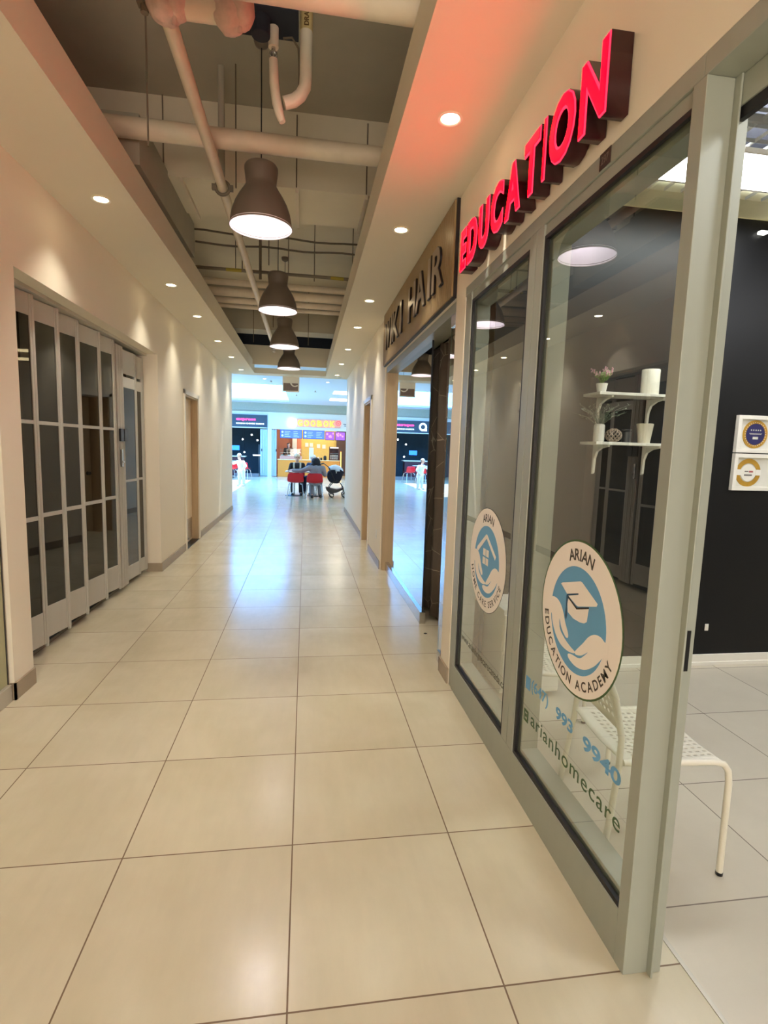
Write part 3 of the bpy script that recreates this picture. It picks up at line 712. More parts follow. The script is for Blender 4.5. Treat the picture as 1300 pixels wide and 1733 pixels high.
for s_, y_, z_, w_, h_, b_ in (('(647)', -.055, 0, .155, .062, .012), ('993', -.275, .008, .130, .048, .03), ('9940', -.475, .002, .225, .052, .03)):
    mb = MB(); fit_text(mb, s_, face_west(-.0004, y_, z_), width=w_, height=h_, bold=b_); obj('digits', mb, db, t)
mb = MB().prism([(0, 0), (.042, 0), (.042, .055), (0, .055)], -.0008, -.0004, lambda u, v, q: (q, -u, v)); obj('handset_mark', mb, db, t)
t = thing('web_lettering', 'dark green web name with a square mark at the foot of the large pane', 'lettering', (GX, .80, .36))
mb = MB(); fit_text(mb, 'arianhomecare', face_west(-.0004, -.07, .010), width=.645, height=.058, bold=.004, spacing=1.12); obj('letters', mb, dgr, t)
sq = MB()
for a in ((0, .042, 0, .010), (0, .042, .042, .052), (0, .009, .01, .042), (.033, .042, .01, .042), (.014, .028, .020, .034)): sq.prism([(a[0], a[2]), (a[1], a[2]), (a[1], a[3]), (a[0], a[3])], -.0008, -.0004, lambda u, v, q: (q, -u, v))
obj('square_mark', sq, dgr, t)
glass_text('address_lettering', 'www.arianhomecarecanada.ca', 1.735, .375, .70, .042, mat('vinyl_grey', (110, 106, 84), .5), 'small grey web address along the foot of the small pane')

# ---- red EDUCATION sign
sg = thing('illuminated_sign', 'red illuminated channel letters reading EDUCATION above the shopfront head', 'sign', (X0, 1.06, 2.515))
red_face = emis('red_acrylic', (245, 0, 6), 11, (40, 0, 0)); red_trim = emis('red_trim_glow', (255, 44, 70), 1.3, (60, 0, 10)); ret = mat('dark_red_return', (52, 6, 12), .25, spec=.6)
def arial_widths(s):
    out = []
    for c in s:
        me = text_mesh(c); xs = [v.co.x for v in me.vertices]; out.append(max(xs)-min(xs)); bpy.data.meshes.remove(me)
    return out
ws = arial_widths('EDUCATION'); gap = .028; Wt = 1.50; k = (Wt-gap*8)/sum(ws); pos = 0; YL = 1.815
for c, wd in zip('EDUCATION', ws):
    y0 = YL-pos; pos += wd*k+gap
    def L(depth, x, bold, ins, m, par, nm, **kw):
        me = text_mesh(c, depth=1.0, bold=bold); xs = [v.co.x for v in me.vertices]; ys = [v.co.y for v in me.vertices]
        w0, h0 = max(xs)-min(xs), max(ys)-min(ys)
        mm = face_west(x, y0-ins, 2.515+ins) @ Matrix.Diagonal(((wd*k-2*ins)/w0, (.222-2*ins)/h0, depth, 1)) @ Matrix.Translation((-min(xs), -min(ys), 0))
        mb = MB(); mb.mesh(me, mm); bpy.data.meshes.remove(me); return obj(nm, mb, m, par, world=True, **kw)
    body = L(.070, X0-.038, .055, 0, ret, sg, 'letter', label='letter %s with dark red side walls' % c)
    L(.004, X0-.0745, .050, .0018, red_trim, body, 'trim_cap')
    L(.004, X0-.0768, .022, .007, red_face, body, 'face')
# ---- WIKI HAIR sign on a ribbed bronze panel
wk = thing('salon_sign', 'bronze ribbed panel with dark letters reading WIKI HAIR over the salon', 'sign', (X0, 3.66, 2.47))
bz = mat('bronze_slats', (164, 138, 98), .38, metal=.3, var=.15, scale=6, streak=(1, 1, .1)); dk = mat('sign_dark', (26, 18, 20), .4)
obj('backing', MB().box(-.022, 0, -1.525, 1.525, 0, .598), dk, wk)
sl = MB(); n_ = 130
for q in range(n_):
    y = -1.515+3.03*q/n_; sl.box(-.034, -.022, y, y+.0125, .012, .590)
s_ = obj('ribs', sl, bz, wk); s_['kind'] = 'stuff'
cl = mat('sign_letters', (150, 130, 110), .3, metal=.6)
for s, y0, wdt in (('W', 1.30, .36), ('I', .86, .07), ('K', .74, .33), ('I', .30, .07), ('H', -.12, .30), ('A', -.44, .34), ('I', -.88, .08), ('R', -1.02, .29)):
    me = text_mesh(s, depth=1.0, bold=.02); xs = [v.co.x for v in me.vertices]; ys = [v.co.y for v in me.vertices]
    for dep, off, m_, grow in ((.014, -.034, dk, .006), (.004, -.0485, cl, 0)):
        mm = face_west(off-dep/2, y0+grow, .150-grow) @ Matrix.Diagonal(((wdt+2*grow)/(max(xs)-min(xs)), (.285+2*grow)/(max(ys)-min(ys)), dep, 1)) @ Matrix.Translation((-min(xs), -min(ys), 0))
        mb = MB(); mb.mesh(me, mm)
        o = obj('letter' if grow else 'letter_face', mb, m_, wk if grow else par_)
        if grow: par_ = o
    bpy.data.meshes.remove(me)

# ---- salon shopfront: frameless glass, steel rails, curtain
t = thing('window_2', 'frameless glass salon front on a steel base rail beyond the pilaster', 'shopfront', (1.05, 4.2, 0), kind='structure')
obj('glass_pane', MB().box(1.052, 1.062, 3.115, 5.19, .10, 2.40), M['glassm'], t, world=True)
obj('glass_edge', MB().box(1.050, 1.064, 3.108, 3.115, .10, 2.40).box(1.0635, 1.066, 4.15, 4.155, .1, 2.4), M['gasket'], t, world=True)
obj('base_rail', MB().box(1.03, 1.082, 3.10, 5.19, 0, .105), M['steel'], t, world=True, bevel=.003)
obj('top_rail', MB().box(.985, 1.16, 2.14, 5.19, 2.40, 2.468), M['aluw'], t, world=True, bevel=.003)
obj('end_jamb', MB().box(.985, 1.16, 5.12, 5.195, 0, 2.40), M['jamb'], t, world=True)
t = thing('glass_sidelight', 'narrow clear glass leaf with steel patch fittings beside the pilaster', 'glass door', (1.0, 2.2, 0))
obj('glass_leaf', MB().box(.995, 1.005, 2.146, 2.33, .012, 2.39), M['glass'], t, world=True)
obj('patch_fitting', MB().box(.984, 1.016, 2.146, 2.30, .004, .085), M['steel'], t, world=True, bevel=.003)
obj('patch_fitting', MB().box(.984, 1.016, 2.146, 2.30, 2.32, 2.398), M['steel'], t, world=True, bevel=.003)
obj('glass_edge', MB().box(.996, 1.004, 2.33, 2.333, .012, 2.39), M['gedge'], t, world=True)
tag(obj('floor_socket', MB().cyl((1.03, 2.86, 0), .013, .003, 16), M['blackp']), 'small black bolt hole in the floor before the salon doorway', 'floor fitting')
# curtain with deep folds
cu = MB(); NP = 150; rows = 6
grid = []
for i in range(NP+1):
    y = 2.14+3.3*i/NP; col = []
    for j in range(rows+1):
        z = .035+2.36*j/rows; a = 2*PI*i/13.0
        x = 1.20+.040*math.sin(a)+.014*math.sin(a*2.3+j*.25)+.006*j/rows*math.sin(a)
        col.append(cu.b.verts.new((x, y, z)))
    grid.append(col)
for i in range(NP):
    for j in range(rows): cu.b.faces.new((grid[i][j], grid[i+1][j], grid[i+1][j+1], grid[i][j+1]))
n = NT('veined_curtain'); tc = n.n('ShaderNodeTexCoord'); vo = n.n('ShaderNodeTexVoronoi', feature='DISTANCE_TO_EDGE', i_Scale=4.5); mp = n.n('ShaderNodeMapping'); mp.inputs['Scale'].default_value = (.3, 1.6, .8); n.l(tc.outputs['Object'], mp.inputs[0]); n.l(mp.outputs[0], vo.inputs['Vector'])
g_ = n.math('LESS_THAN', vo.outputs['Distance'], .009); n.l(n.mix(g_, lin((104, 92, 82)), lin((160, 148, 132))), n.b.inputs['Base Color']); n.b.inputs['Roughness'].default_value = .75
o = obj('curtain', cu, n.m, smooth=True); m_ = o.modifiers.new('thickness', 'SOLIDIFY'); m_.thickness = .003
tag(o, 'dark brown veined curtain hanging in folds behind the salon glass', 'curtain')
tag(obj('curtain_rod', MB().tube([(1.20, 2.14, 2.405), (1.20, 5.45, 2.405)], .01, 10), M['alu'], smooth=True), 'thin metal rod carrying the salon curtain', 'curtain rod')
struct('wall_salon', MB().box(1.16, 1.26, 5.19, 5.5, -.1, 3.1).box(1.9, 2.0, 2.18, 5.5, -.1, 3.1).box(1.16, 2.0, 5.45, 5.55, -.1, 3.1).box(1.16, 2.0, 2.18, 5.5, 2.48, 2.6), mat('salon_dark', (40, 38, 36), .8), origin=False)

# ================================================================== CEILING: lamps, downlights, pipes
def pendant(loc, label, ztop):
    t = thing('pendant_lamp', label, 'pendant lamp', loc, group='taupe pendant lamps along the corridor')
    outer = [(.230, 0), (.226, .012), (.222, .05), (.212, .10), (.190, .16), (.160, .215), (.128, .262), (.112, .290), (.110, .305), (.113, .335), (.121, .395), (.121, .415), (.112, .430), (.06, .436), (.012, .438)]
    inner = [(.228, .001), (.220, .05), (.208, .10), (.186, .16), (.156, .214), (.122, .262), (.106, .29), (.10, .31), (0, .312)]
    obj('shade', MB().lathe(outer, (0, 0, 0), 56), M['lampout'], t, smooth=50)
    obj('inner_shade', MB().lathe(inner, (0, 0, 0), 56), M['lampin'], t, smooth=50, label='white enamelled inside of the shade')
    obj('rim', MB().tube([(.229*math.cos(2*PI*k/56), .229*math.sin(2*PI*k/56), 0) for k in range(56)], .0035, 6, closed=True), mat('pale_rim', (190, 180, 168), .4) if 'pale_rim' not in bpy.data.materials else bpy.data.materials['pale_rim'], t, smooth=True)
    obj('bulb', MB().ball((0, 0, .17), .045, 16), M['bulb'], t, smooth=True)
    obj('socket', MB().cyl((0, 0, .215), .022, .10, 16), M['blackp'], t, smooth=40)
    obj('cord', MB().tube([(0, 0, .43), (0.0, .003, .9), (0, 0, ztop-loc[2])], .0045, 6), M['gasket'], t)
    obj('ceiling_rose', MB().lathe([(.055, 0), (.055, -.02), (.045, -.045), (.02, -.06), (0, -.062)], (0, 0, ztop-loc[2]), 20), M['lampout'], t, smooth=50)
    l = light('lamp_glow', 'SPOT', (loc[0], loc[1], loc[2]+.16), PEND_W, (1, .95, .93), spot_size=math.radians(120), spot_blend=.5, shadow_soft_size=.045)
    return t
pl = ['taupe dome pendant lamp hanging nearest, largest in the row', 'second taupe dome pendant lamp from the front of the row', 'third taupe dome pendant lamp from the front of the row', 'taupe dome pendant lamp hanging last before the food court', 'taupe dome pendant lamp added out of view above the viewer for fill light', 'taupe dome pendant lamp added out of view behind the viewer for fill light']  # last two lamps are added outside the frame as fill light
for (y, z), lab in zip(PENDANTS, pl): pendant((-.315, y, z), lab, 4.39 if not 3.8 < y < 4.55 else 3.765)
def downlight(x, y, lab, zc=3.07, e=DOWN_W, col=WARM, spot=True):
    t = thing('downlight', lab, 'downlight', (x, y, zc), group='recessed downlights in the corridor soffit' if zc < 3.2 else 'recessed downlights in the food court ceiling')
    obj('trim_ring', MB().lathe([(.056, -.001), (.060, -.006), (.050, -.007), (.042, -.001)], (0, 0, 0), 28), M['white'], t, smooth=60)
    obj('lens', MB().cyl((0, 0, -.003), .043, .001, 24), M['down'], t)
    if spot: light('downlight_beam', 'SPOT', (x, y, zc-.01), e, col, spot_size=math.radians(92), spot_blend=1.0, shadow_soft_size=.03)
nth = ['first', 'second', 'third', 'fourth', 'fifth', 'sixth', 'seventh']
for k, (x, y) in enumerate(DOWN_R): downlight(x, y, 'warm recessed downlight over the right side, %s from the front' % nth[k])
for k, (x, y) in enumerate(DOWN_L): downlight(x, y, 'warm recessed downlight over the left side, ' + ('%s from the front' % nth[k] if k < 6 else 'beside the near pier above the viewer'))
for x, y, l_ in ((-1.16, 14.83, 'cool recessed downlight in the food court ceiling beside the skylight'), (.67, 14.95, 'cool recessed downlight in the food court ceiling near the right wall corner')): downlight(x, y, l_, 3.4, 30, (.9, .95, 1))
tag(obj('smoke_vent', MB().lathe([(.0, -.012), (.05, -.01), (.06, 0)], (.80, 11.1, 3.07), 20), M['alu'], smooth=True), 'small grey disc sensor on the soffit end by the food court', 'sensor')

def pipe(name, pts, r, m, label, cat='pipe', n=16, group=None):
    return tag(obj(name, MB().tube(pts, r, n), m, smooth=50), label, cat, group)
pipe('ceiling_pipe', [(-2.29, 2.9, 3.655), (1.69, 2.9, 3.635)], .066, M['pipe'], 'thick painted pipe crossing the ceiling well before the first pendant lamp')
pipe('ceiling_pipe', [(-2.29, 1.2, 3.385), (-.9, 1.2, 3.385), (1.69, 1.2, 3.37)], .062, M['pipe'], 'thick painted pipe crossing at the top edge over the nearest soffit')
t = thing('sprinkler_main', 'long straight painted pipe running along the corridor ceiling beside the pendants', 'pipe', (-.63, 1.6, 3.48))
obj('pipe_run', MB().tube([(0, 0, 0), (0, 8.6, 0)], .037, 16), M['pipe'], t, smooth=50)
obj('pipe_clamp', MB().tube([(.052*math.cos(2*PI*k/20), 1.67, .052*math.sin(2*PI*k/20)) for k in range(20)], .012, 8, closed=True).box(-.08, -.05, 1.655, 1.685, -.02, .02).box(.05, .08, 1.655, 1.685, -.02, .02), M['conduit'], t, smooth=50)
obj('end_sprinkler', MB().cyl((0, 8.58, -.075), .014, .06, 12).lathe([(.005, -.09), (.035, -.078), (.035, -.074), (0, -.07)], (0, 8.58, 0), 16), M['wpipe'], t)
t = thing('branch_pipe', 'short wrapped pipe branch with plastered fittings at the top left of the well', 'pipe', (-.5, 1.55, 3.50))
obj('pipe_run', MB().tube([(-.13, 0, 0), (.22, .0, 0)], .05, 16), M['pipe'], t, smooth=50)
for x in (-.13, .16):
    wm = MB().ball((x, .0, .0), .085, 18, (1, .9, 1)).ball((x+.055, -.01, .02), .075, 14, (.8, 1, 1.15)).cyl((x+.045, -.02, -.09), .012, .06, 8)
    o = obj('wrapped_fitting', wm, M['wrap'], t, smooth=True)
    dm = o.modifiers.new('lumps', 'DISPLACE'); tx = bpy.data.textures.new('lumps', 'CLOUDS'); tx.noise_scale = .05; dm.texture = tx; dm.strength = .03
for x in (-.22,): obj('bolt', MB().cyl((x, 0, -.05), .018, .04, 8).box(x-.03, x+.02, -.02, .02, -.02, .03), M['conduit'], t)
pipe('drop_pipe', [(-.648, 3.35, 3.6), (-.648, 3.35, 4.39)], .026, M['void'], 'vertical brown pipe dropping beside the nearest long ceiling pipe')
wp = [(.008, 2.0, 4.1), (.008, 2.0, 3.56), (.004, 2.0, 3.50), (-.02, 2.0, 3.455), (-.055, 2.0, 3.425), (-.11, 2.0, 3.405)]
t = thing('drain_pipe', 'white painted pipe hooking down and left beside the first pendant cord', 'pipe', (0, 2.0, 3.4))
obj('pipe_run', MB().tube(wp, .034, 18), M['wpipe'], t, world=True, smooth=50)
obj('pipe_label', MB().cyl((.008, 2.0, 3.78), .0355, .12, 20), mat('label_yellow', (208, 186, 130), .6), t, world=True, label='yellowed band with brown letters')
mb = MB(); fit_text(mb, 'DRAIN', Matrix(((0, -1, 0, .022), (0, 0, -1, 1.962), (1, 0, 0, 3.79), (0, 0, 0, 1))), width=.10, height=.026, bold=.02, depth=.002); obj('pipe_lettering', mb, mat('label_brown', (104, 78, 40), .6), t, world=True)
t = thing('sprinkler_drop', 'tapered white pipe stub hanging under a grey valve beside the white hooked pipe', 'pipe', (-.17, 2.0, 3.3))
obj('pipe_run', MB().tube([(-.170, 2.0, 3.62), (-.165, 2.0, 3.50), (-.150, 2.0, 3.40), (-.135, 2.0, 3.345), (-.118, 2.0, 3.305)], [.024, .026, .027, .025, .018], 16), M['wpipe'], t, world=True, smooth=50)
obj('valve', MB().cyl((-.170, 2.0, 3.62), .012, .06, 12).tube([(-.170+.018*math.cos(2*PI*k/14), 1.99, 3.64+.018*math.sin(2*PI*k/14)) for k in range(14)], .006, 6, closed=True), M['steel'], t, world=True, smooth=50)
obj('stub', MB().cyl((-.170, 2.0, 3.68), .028, .10, 16), M['wpipe'], t, world=True, smooth=50)
tag(obj('cable_duct', MB().box(-.40, -.035, 1.88, 2.1, 3.79, 3.90).cyl((-.235, 1.96, 3.70), .05, .09, 20), M['darkvoid'], bevel=.004), 'dark navy duct box crossing the well above the first pendant cord', 'duct')
t = thing('cable_loop', 'thin grey cable looping down beside the white hooked pipe', 'cable', (-.06, 2.05, 3.4))
obj('cable', MB().tube([(-.12, 2.04, 3.76), (-.07, 2.04, 3.77), (-.035, 2.04, 3.72), (-.028, 2.04, 3.60), (-.03, 2.04, 3.45)], .006, 8), M['conduit'], t, world=True, smooth=True)
i_ = 0
for a, b, r in (((-1.43, 6.0, 4.141), (.671, 6.0, 4.118), .012), ((-1.36, 6.0, 3.993), (.64, 6.0, 3.997), .012), ((-1.37, 6.0, 3.70), (.565, 6.0, 3.69), .02)):
    i_ += 1
    pts = [Vector(a).lerp(Vector(b), q/12)+Vector((0, 0, .012*math.sin(q*1.1+i_) if i_ < 3 else 0)) for q in range(13)]
    cond = pipe('conduit', pts, r, M['conduit'], ['upper thin wavy conduit crossing behind the first pendant lamp', 'lower thin wavy conduit crossing just above the second pendant lamp', 'straight conduit with yellow bands crossing above the second pendant lamp'][i_-1], 'conduit')
bym = mat('band_yellow', (166, 146, 44), .6)
for xa, xb in ((-.99, -.80), (.33, .50)): obj('marker_band', MB().tube([(xa, 6.0, 3.699-.0049*(xa+1.4)), (xb, 6.0, 3.699-.0049*(xb+1.4))], .0215, 12), bym, cond, world=True, label='yellow marker band')
for z0, z1, y, r, lab in ((3.86, 3.83, 7.1, .046, 'upper of the grouped pipes crossing behind the second pendant lamp'), (3.745, 3.73, 7.2, .06, 'middle pipe crossing behind the second pendant lamp'), (3.655, 3.64, 7.31, .042, 'lower of the grouped pipes crossing behind the second pendant lamp'), (3.60, 3.58, 7.42, .03, 'lowest thin pipe of the group crossing behind the second pendant lamp')):
    pipe('crossing_pipe', [(-2.29, y, z0), (1.69, y, z1)], r, M['pipe'], lab, group='pipes crossing the far part of the well')
rods = [(-.915, 2.3, 3.25, 4.39), (-.5325, 3.3, 3.5, 4.39), (-1.19, 3.79, 3.50, 4.39), (-.075, 3.79, 3.77, 4.36), (.545, 3.79, 3.77, 4.36), (-.573, 8.88, 3.62, 4.39), (-.92, 8.88, 3.34, 4.38), (.06, 8.88, 3.34, 4.38), (-.86, 5.9, 3.69, 4.39), (-.78, 5.9, 3.69, 4.39), (-.42, 5.4, 3.6, 4.39), (-.20, 5.62, 3.6, 4.39), (.12, 6.1, 3.66, 4.39), (.62, 6.1, 3.4, 4.39), (-.55, 5.8, 3.55, 4.39)]
for k, (x, y, z0, z1) in enumerate(rods):
    tag(obj('hanger_rod', MB().tube([(x, y, z0), (x, y, z1)], .006 if k not in (14,) else .018, 6), M['conduit']), 'thin metal hanger rod in the open ceiling well', 'rod', 'hanger rods in the open ceiling well')
for x, lab in ((-1.05, 'painted rail on the underside of the beam, left one'), (-.07, 'painted rail on the underside of the beam, middle one'), (.55, 'painted rail on the underside of the beam, right one')):
    tag(obj('beam_rail', MB().box(x-.012, x+.012, 3.8, 4.60, 3.73, 3.764).cyl((x, 4.60, 3.725), .012, .03, 8), M['pipe']), lab, 'rail')
# hanging square sign at the corridor end
t = thing('hanging_sign', 'small square white framed sign hanging at the corridor end', 'sign', (-.315, 11.42, 2.73))
obj('panel', MB().box(-.19, .19, -.02, .02, 0, .34), M['whitem'], t, bevel=.003)
obj('screen', MB().box(-.165, .165, -.024, -.02, .025, .195), mat('sign_grey', (118, 100, 92), .3, var=.2, scale=8), t, label='taupe lower picture field')
obj('picture_curve', MB().prism(smooth_poly([(-.02, .19), (.03, .13), (.09, .115), (.15, .13), (.15, .16), (.09, .14), (.04, .155), (.02, .19)], 3), -.026, -.024, lambda u, v, d: (u, d, v)), M['whitem'], t)
obj('hanger', MB().tube([(-.1, 0, .34), (-.1, 0, .67)], .004, 6).tube([(.1, 0, .34), (.1, 0, .67)], .004, 6), M['conduit'], t)

# ================================================================== FOOD COURT SHOPS (far end)
YB = 24.5
cw = mat('shop_white', (222, 232, 232), .5, var=.01); slate = mat('slate_board', (50, 66, 78), .5); dkint = mat('dark_interior', (44, 68, 82), .7)
struct('wall_court_back', MB().box(-12, 10, YB, YB+.12, 2.88, 3.5).box(-12, -8.4, YB, YB+.12, -.1, 2.9).box(-1.735, -1.545, YB-.02, YB+.12, -.1, 2.9).box(-8.4, -1.735, YB, YB+.12, 2.25, 2.88)
       .box(-1.545, 3.2, YB, YB+.12, 2.24, 2.88).box(3.2, 10, YB, YB+.12, -.1, 2.9), cw, origin=False)
struct('trim_court_bulkhead', MB().prism([(24.0, 3.4), (24.5, 3.4), (24.5, 3.02), (24.3, 3.07)], -12, 10, lambda u, v, d: (d, u, v)), mat('bulkhead_green', (150, 168, 162), .6), origin=False)
struct('wall_express_shop', MB().box(-8.4, -1.64, 27.4, 27.5, -.1, 3).box(-1.66, -1.62, 24.6, 27.5, -.1, 3).box(-8.5, -8.4, 24.6, 27.5, -.1, 3).box(-8.4, -1.64, 24.6, 27.5, 2.9, 3), dkint, origin=False)
struct('wall_snack_shop', MB().box(-1.62, 3.2, 26.6, 26.7, -.1, 3).box(3.2, 3.3, 24.6, 26.7, -.1, 3).box(-1.62, 3.2, 24.6, 26.7, 2.9, 3), mat('mustard_wall', (226, 196, 108), .6), origin=False)
struct('wall_snack_brick', MB().box(-1.62, -.18, 26.5, 26.6, 0, 2.9), mat('coral_wall', (206, 130, 104), .7), origin=False)
struct('wall_snack_dark', MB().box(1.62, 3.2, 26.3, 26.6, 0, 2.9), mat('brown_wall', (88, 66, 58), .6), origin=False)
# express sign
t = thing('shop_sign', 'slate sign board with pink express lettering over the dark shop', 'sign', (-4.1, YB-.03, 2.29))
obj('board', MB().box(-2.4, 2.35, -.06, .02, 0, .575), slate, t)
obj('lower_trim', MB().box(-2.4, 2.35, -.07, .02, -.03, 0), cw, t)
mb = MB(); fit_text(mb, 'express', face_south(.94, -.065, .265), width=.89, height=.13, bold=.04, depth=.02); obj('lettering', mb, emis('pink_neon', (255, 60, 120), 1.4), t, label='glowing pink lettering')
mb = MB(); fit_text(mb, 'KOREAN CHINESE CUISINE', face_south(.94, -.065, .13), width=1.27, height=.065, bold=.03, depth=.01); obj('small_lettering', mb, emis('white_neon', (230, 245, 250), .9), t, label='small white lettering')
lg = MB().lathe([(.11, 0), (.20, 0), (.20, -.02), (.11, -.02)], (.50, -.06, .29), 32, 'Y').box(.30, .42, -.08, -.06, .09, .20); obj('logo', lg, emis('white_logo', (230, 245, 250), .9), t, label='white ring logo')
# goobok sign
t = thing('snack_sign', 'glowing yellow GOOBOK lettering over the orange snack counter', 'sign', (.4, YB-.02, 2.36))
obj('backing', MB().box(-.78, 1.28, -.03, 0, .02, .40), mat('pink_backing', (236, 186, 166), .5), t)
for k, c in enumerate('GOOBOK'):
    mb = MB(); fit_text(mb, c, face_south(-.74+k*.305, -.06, .07), width=.225, height=.27, bold=.02, depth=.03); obj('letter', mb, emis('yellow_neon', (255, 190, 60), 1.25), t)
obj('lamp_disc', MB().cyl((-1.0, -.03, .21), .175, -.05, 32, 'Y'), emis('warm_disc', (255, 250, 214), 1.9), t, label='glowing round white disc')
obj('ring_logo', MB().lathe([(.07, -.04), (.13, -.04), (.13, -.06), (.07, -.06)], (1.18, 0, .24), 28, 'Y').cyl((1.18, -.04, .24), .035, -.02, 16, 'Y'), emis('red_logo', (240, 90, 90), 1.0), t, label='small red ring logo')
mb = MB(); fit_text(mb, '구복', face_south(1.42, -.02, .16), width=.2, height=.1, depth=.01) if False else mb.box(1.42, 1.62, -.01, 0, .2, .23).box(1.46, 1.58, -.01, 0, .12, .15); obj('small_print', mb, slate, t)
# folding door stacks
for x0, x1, lab in ((-2.08, -1.735, 'stacked grey folding door leaves at the right side of the dark shop'), (-1.545, -1.32, 'stacked grey folding door leaves at the left side of the snack shop')):
    t = thing('folding_door', lab, 'folding door', ((x0+x1)/2, YB+.1, 0)); n_ = 3 if x0 < -2 else 2; wd = (x1-x0)/n_
    for q in range(n_):
        xx = x0-(x0+x1)/2+q*wd
        obj('leaf', MB().box(xx+.005, xx+wd-.02, -.06+.03*(q % 2), -.02+.03*(q % 2), .02, 2.22).cyl((xx+wd-.01, -.04, .02), .014, 2.2, 8), mat('leaf_grey', (172, 194, 206), .45, metal=.2) if 'leaf_grey' not in bpy.data.materials else bpy.data.materials['leaf_grey'], t, bevel=.003)
    obj('lock', MB().box(-.02+.1*(1 if x0 > -2 else -1), .02+.1*(1 if x0 > -2 else -1), -.09, -.06, 1.18, 1.30), M['blackp'], t)
# menu screens
for k, (x0, x1, lab, kind) in enumerate(((-1.18, -.13, 'blue menu screen, left one over the snack counter', 0), (-.09, .95, 'blue menu screen beside the food picture screens', 0), (.98, 1.43, 'purple food picture screen next to the menu screens', 1), (1.46, 1.95, 'purple food picture screen at the far right', 1))):
    t = thing('menu_screen', lab, 'screen', ((x0+x1)/2, YB+.35, 1.83-(.03 if kind else 0)), group='screens over the snack counter'); hw = (x1-x0)/2
    obj('casing', MB().box(-hw, hw, 0, .05, 0, .42), M['blackp'], t)
    obj('display', MB().box(-hw+.02, hw-.02, -.006, 0, .02, .40), emis('screen_blue' if not kind else 'screen_purple', (64, 96, 232) if not kind else (120, 70, 170), .95), t)
    mb = MB(); rnd = random.Random(k)
    if kind == 0:
        for rr in range(4):
            for cc in range(2): mb.box(-hw+.22+cc*.42, -hw+.22+cc*.42+rnd.uniform(.15, .3), -.009, -.006, .08+rr*.08, .095+rr*.08)
        for rr in range(2): mb.cyl((-hw+.12, -.006, .13+rr*.17), .05, -.004, 16, 'Y')
        o = obj('menu_print', mb, emis('screen_print', (150, 180, 255), .9), t); o['kind'] = 'stuff'
    else:
        for q in range(7): mb.ball((rnd.uniform(-hw*.7, hw*.7), -.008, rnd.uniform(.08, .34)), rnd.uniform(.03, .06), 10, (1, .1, 1))
        o = obj('food_picture', mb, emis('screen_food', (190, 120, 150), .8), t); o['kind'] = 'stuff'
# counter
orange = mat('orange_counter', (238, 146, 48), .5, var=.02)
t = thing('snack_counter', 'long orange service counter of the snack shop', 'counter', (.2, YB+.25, 0))
obj('front_panel', MB().box(-1.46, 1.48, -.15, .35, 0, .80), orange, t, bevel=.01); obj('counter_top', MB().box(-1.48, 1.50, -.18, .40, .80, .835), mat('cream_top', (250, 226, 168), .4), t, bevel=.005)
t = thing('display_case', 'glass food display case with trays on the left half of the snack counter', 'display case', (-.65, YB+.3, .835))
obj('case_base', MB().box(-.52, .52, -.16, .22, 0, .16), mat('salmon_case', (226, 158, 134), .5), t, bevel=.005)
obj('case_glass', MB().box(-.52, .52, -.15, -.14, .16, .5).box(-.52, .52, -.14, .2, .49, .5), M['glass'], t)
obj('case_shelf', MB().box(-.5, .5, -.13, .2, .30, .315), M['steel'], t)
for q in range(6): obj('food_tray', MB().box(-.48+q*.165, -.34+q*.165, -.12, .12, .17, .20).ball((-.41+q*.165, 0, .20), .055, 10, (1, 1.3, .6)), mat('food_%d' % q, ((228, 206, 180), (200, 120, 80), (240, 232, 214), (216, 160, 100), (236, 220, 200), (180, 90, 70))[q], .6), t)
t = thing('warmer_cabinet', 'tall dark red heated display cabinet at the right end of the counter', 'cabinet', (1.43, YB+.5, .835))
obj('body', MB().box(-.24, .24, -.15, .2, 0, .04).box(-.24, .24, -.15, .2, .56, .66).box(-.24, -.21, -.15, .2, 0, .6).box(.21, .24, -.15, .2, 0, .6).box(-.24, .24, .17, .2, 0, .6), mat('maroon_case', (92, 40, 34), .4), t)
obj('lit_header', MB().box(-.2, .2, -.156, -.15, .585, .635), emis('header_glow', (255, 244, 220), 1.6), t)
for z in (.16, .33): obj('shelf', MB().box(-.21, .21, -.13, .17, z, z+.01), M['steel'], t)
pkm = mat('packets', (220, 190, 160), .5, var=.3, scale=20)
for q in range(8): obj('packet', MB().box(-.19+(q % 4)*.1, -.12+(q % 4)*.1, -.1, .05, .045+(q//4)*.125, .14+(q//4)*.125), pkm, t)
t = thing('side_lit_stand', 'slim yellow lit stand beside the dark wall right of the counter', 'stand', (1.735, YB+.05, 0))
obj('post', MB().box(-.03, .03, -.03, .03, 0, 1.28), orange, t); obj('lit_strip', MB().box(-.02, .02, -.034, -.03, .1, 1.25), emis('strip_glow', (255, 200, 90), 1.2), t)
for x, hgt, r_, m_, nm, lab in ((.98, .22, .075, M['blackp'], 'thermal_flask', 'black thermal flask on the snack counter near the heated cabinet'), (.66, .14, .07, M['steel'], 'cup_stack', 'steel cup stack on the snack counter left of the black flask'), (.80, .12, .05, M['blackp'], 'sauce_jar', 'small dark sauce jar on the snack counter between cup stack and flask')):
    tag(obj(nm, MB().lathe([(r_*.8, 0), (r_, .02), (r_, hgt*.75), (r_*.5, hgt), (0, hgt)], (x, YB+.2, .835), 18, capb=True), m_, smooth=50), lab, nm.replace('_', ' '))
tag(obj('card_stand', MB().box(.22, .42, YB+.1, YB+.13, .835, 1.42), M['white'], bevel=.004), 'white card stand upright on the snack counter behind the seated guests', 'sign')
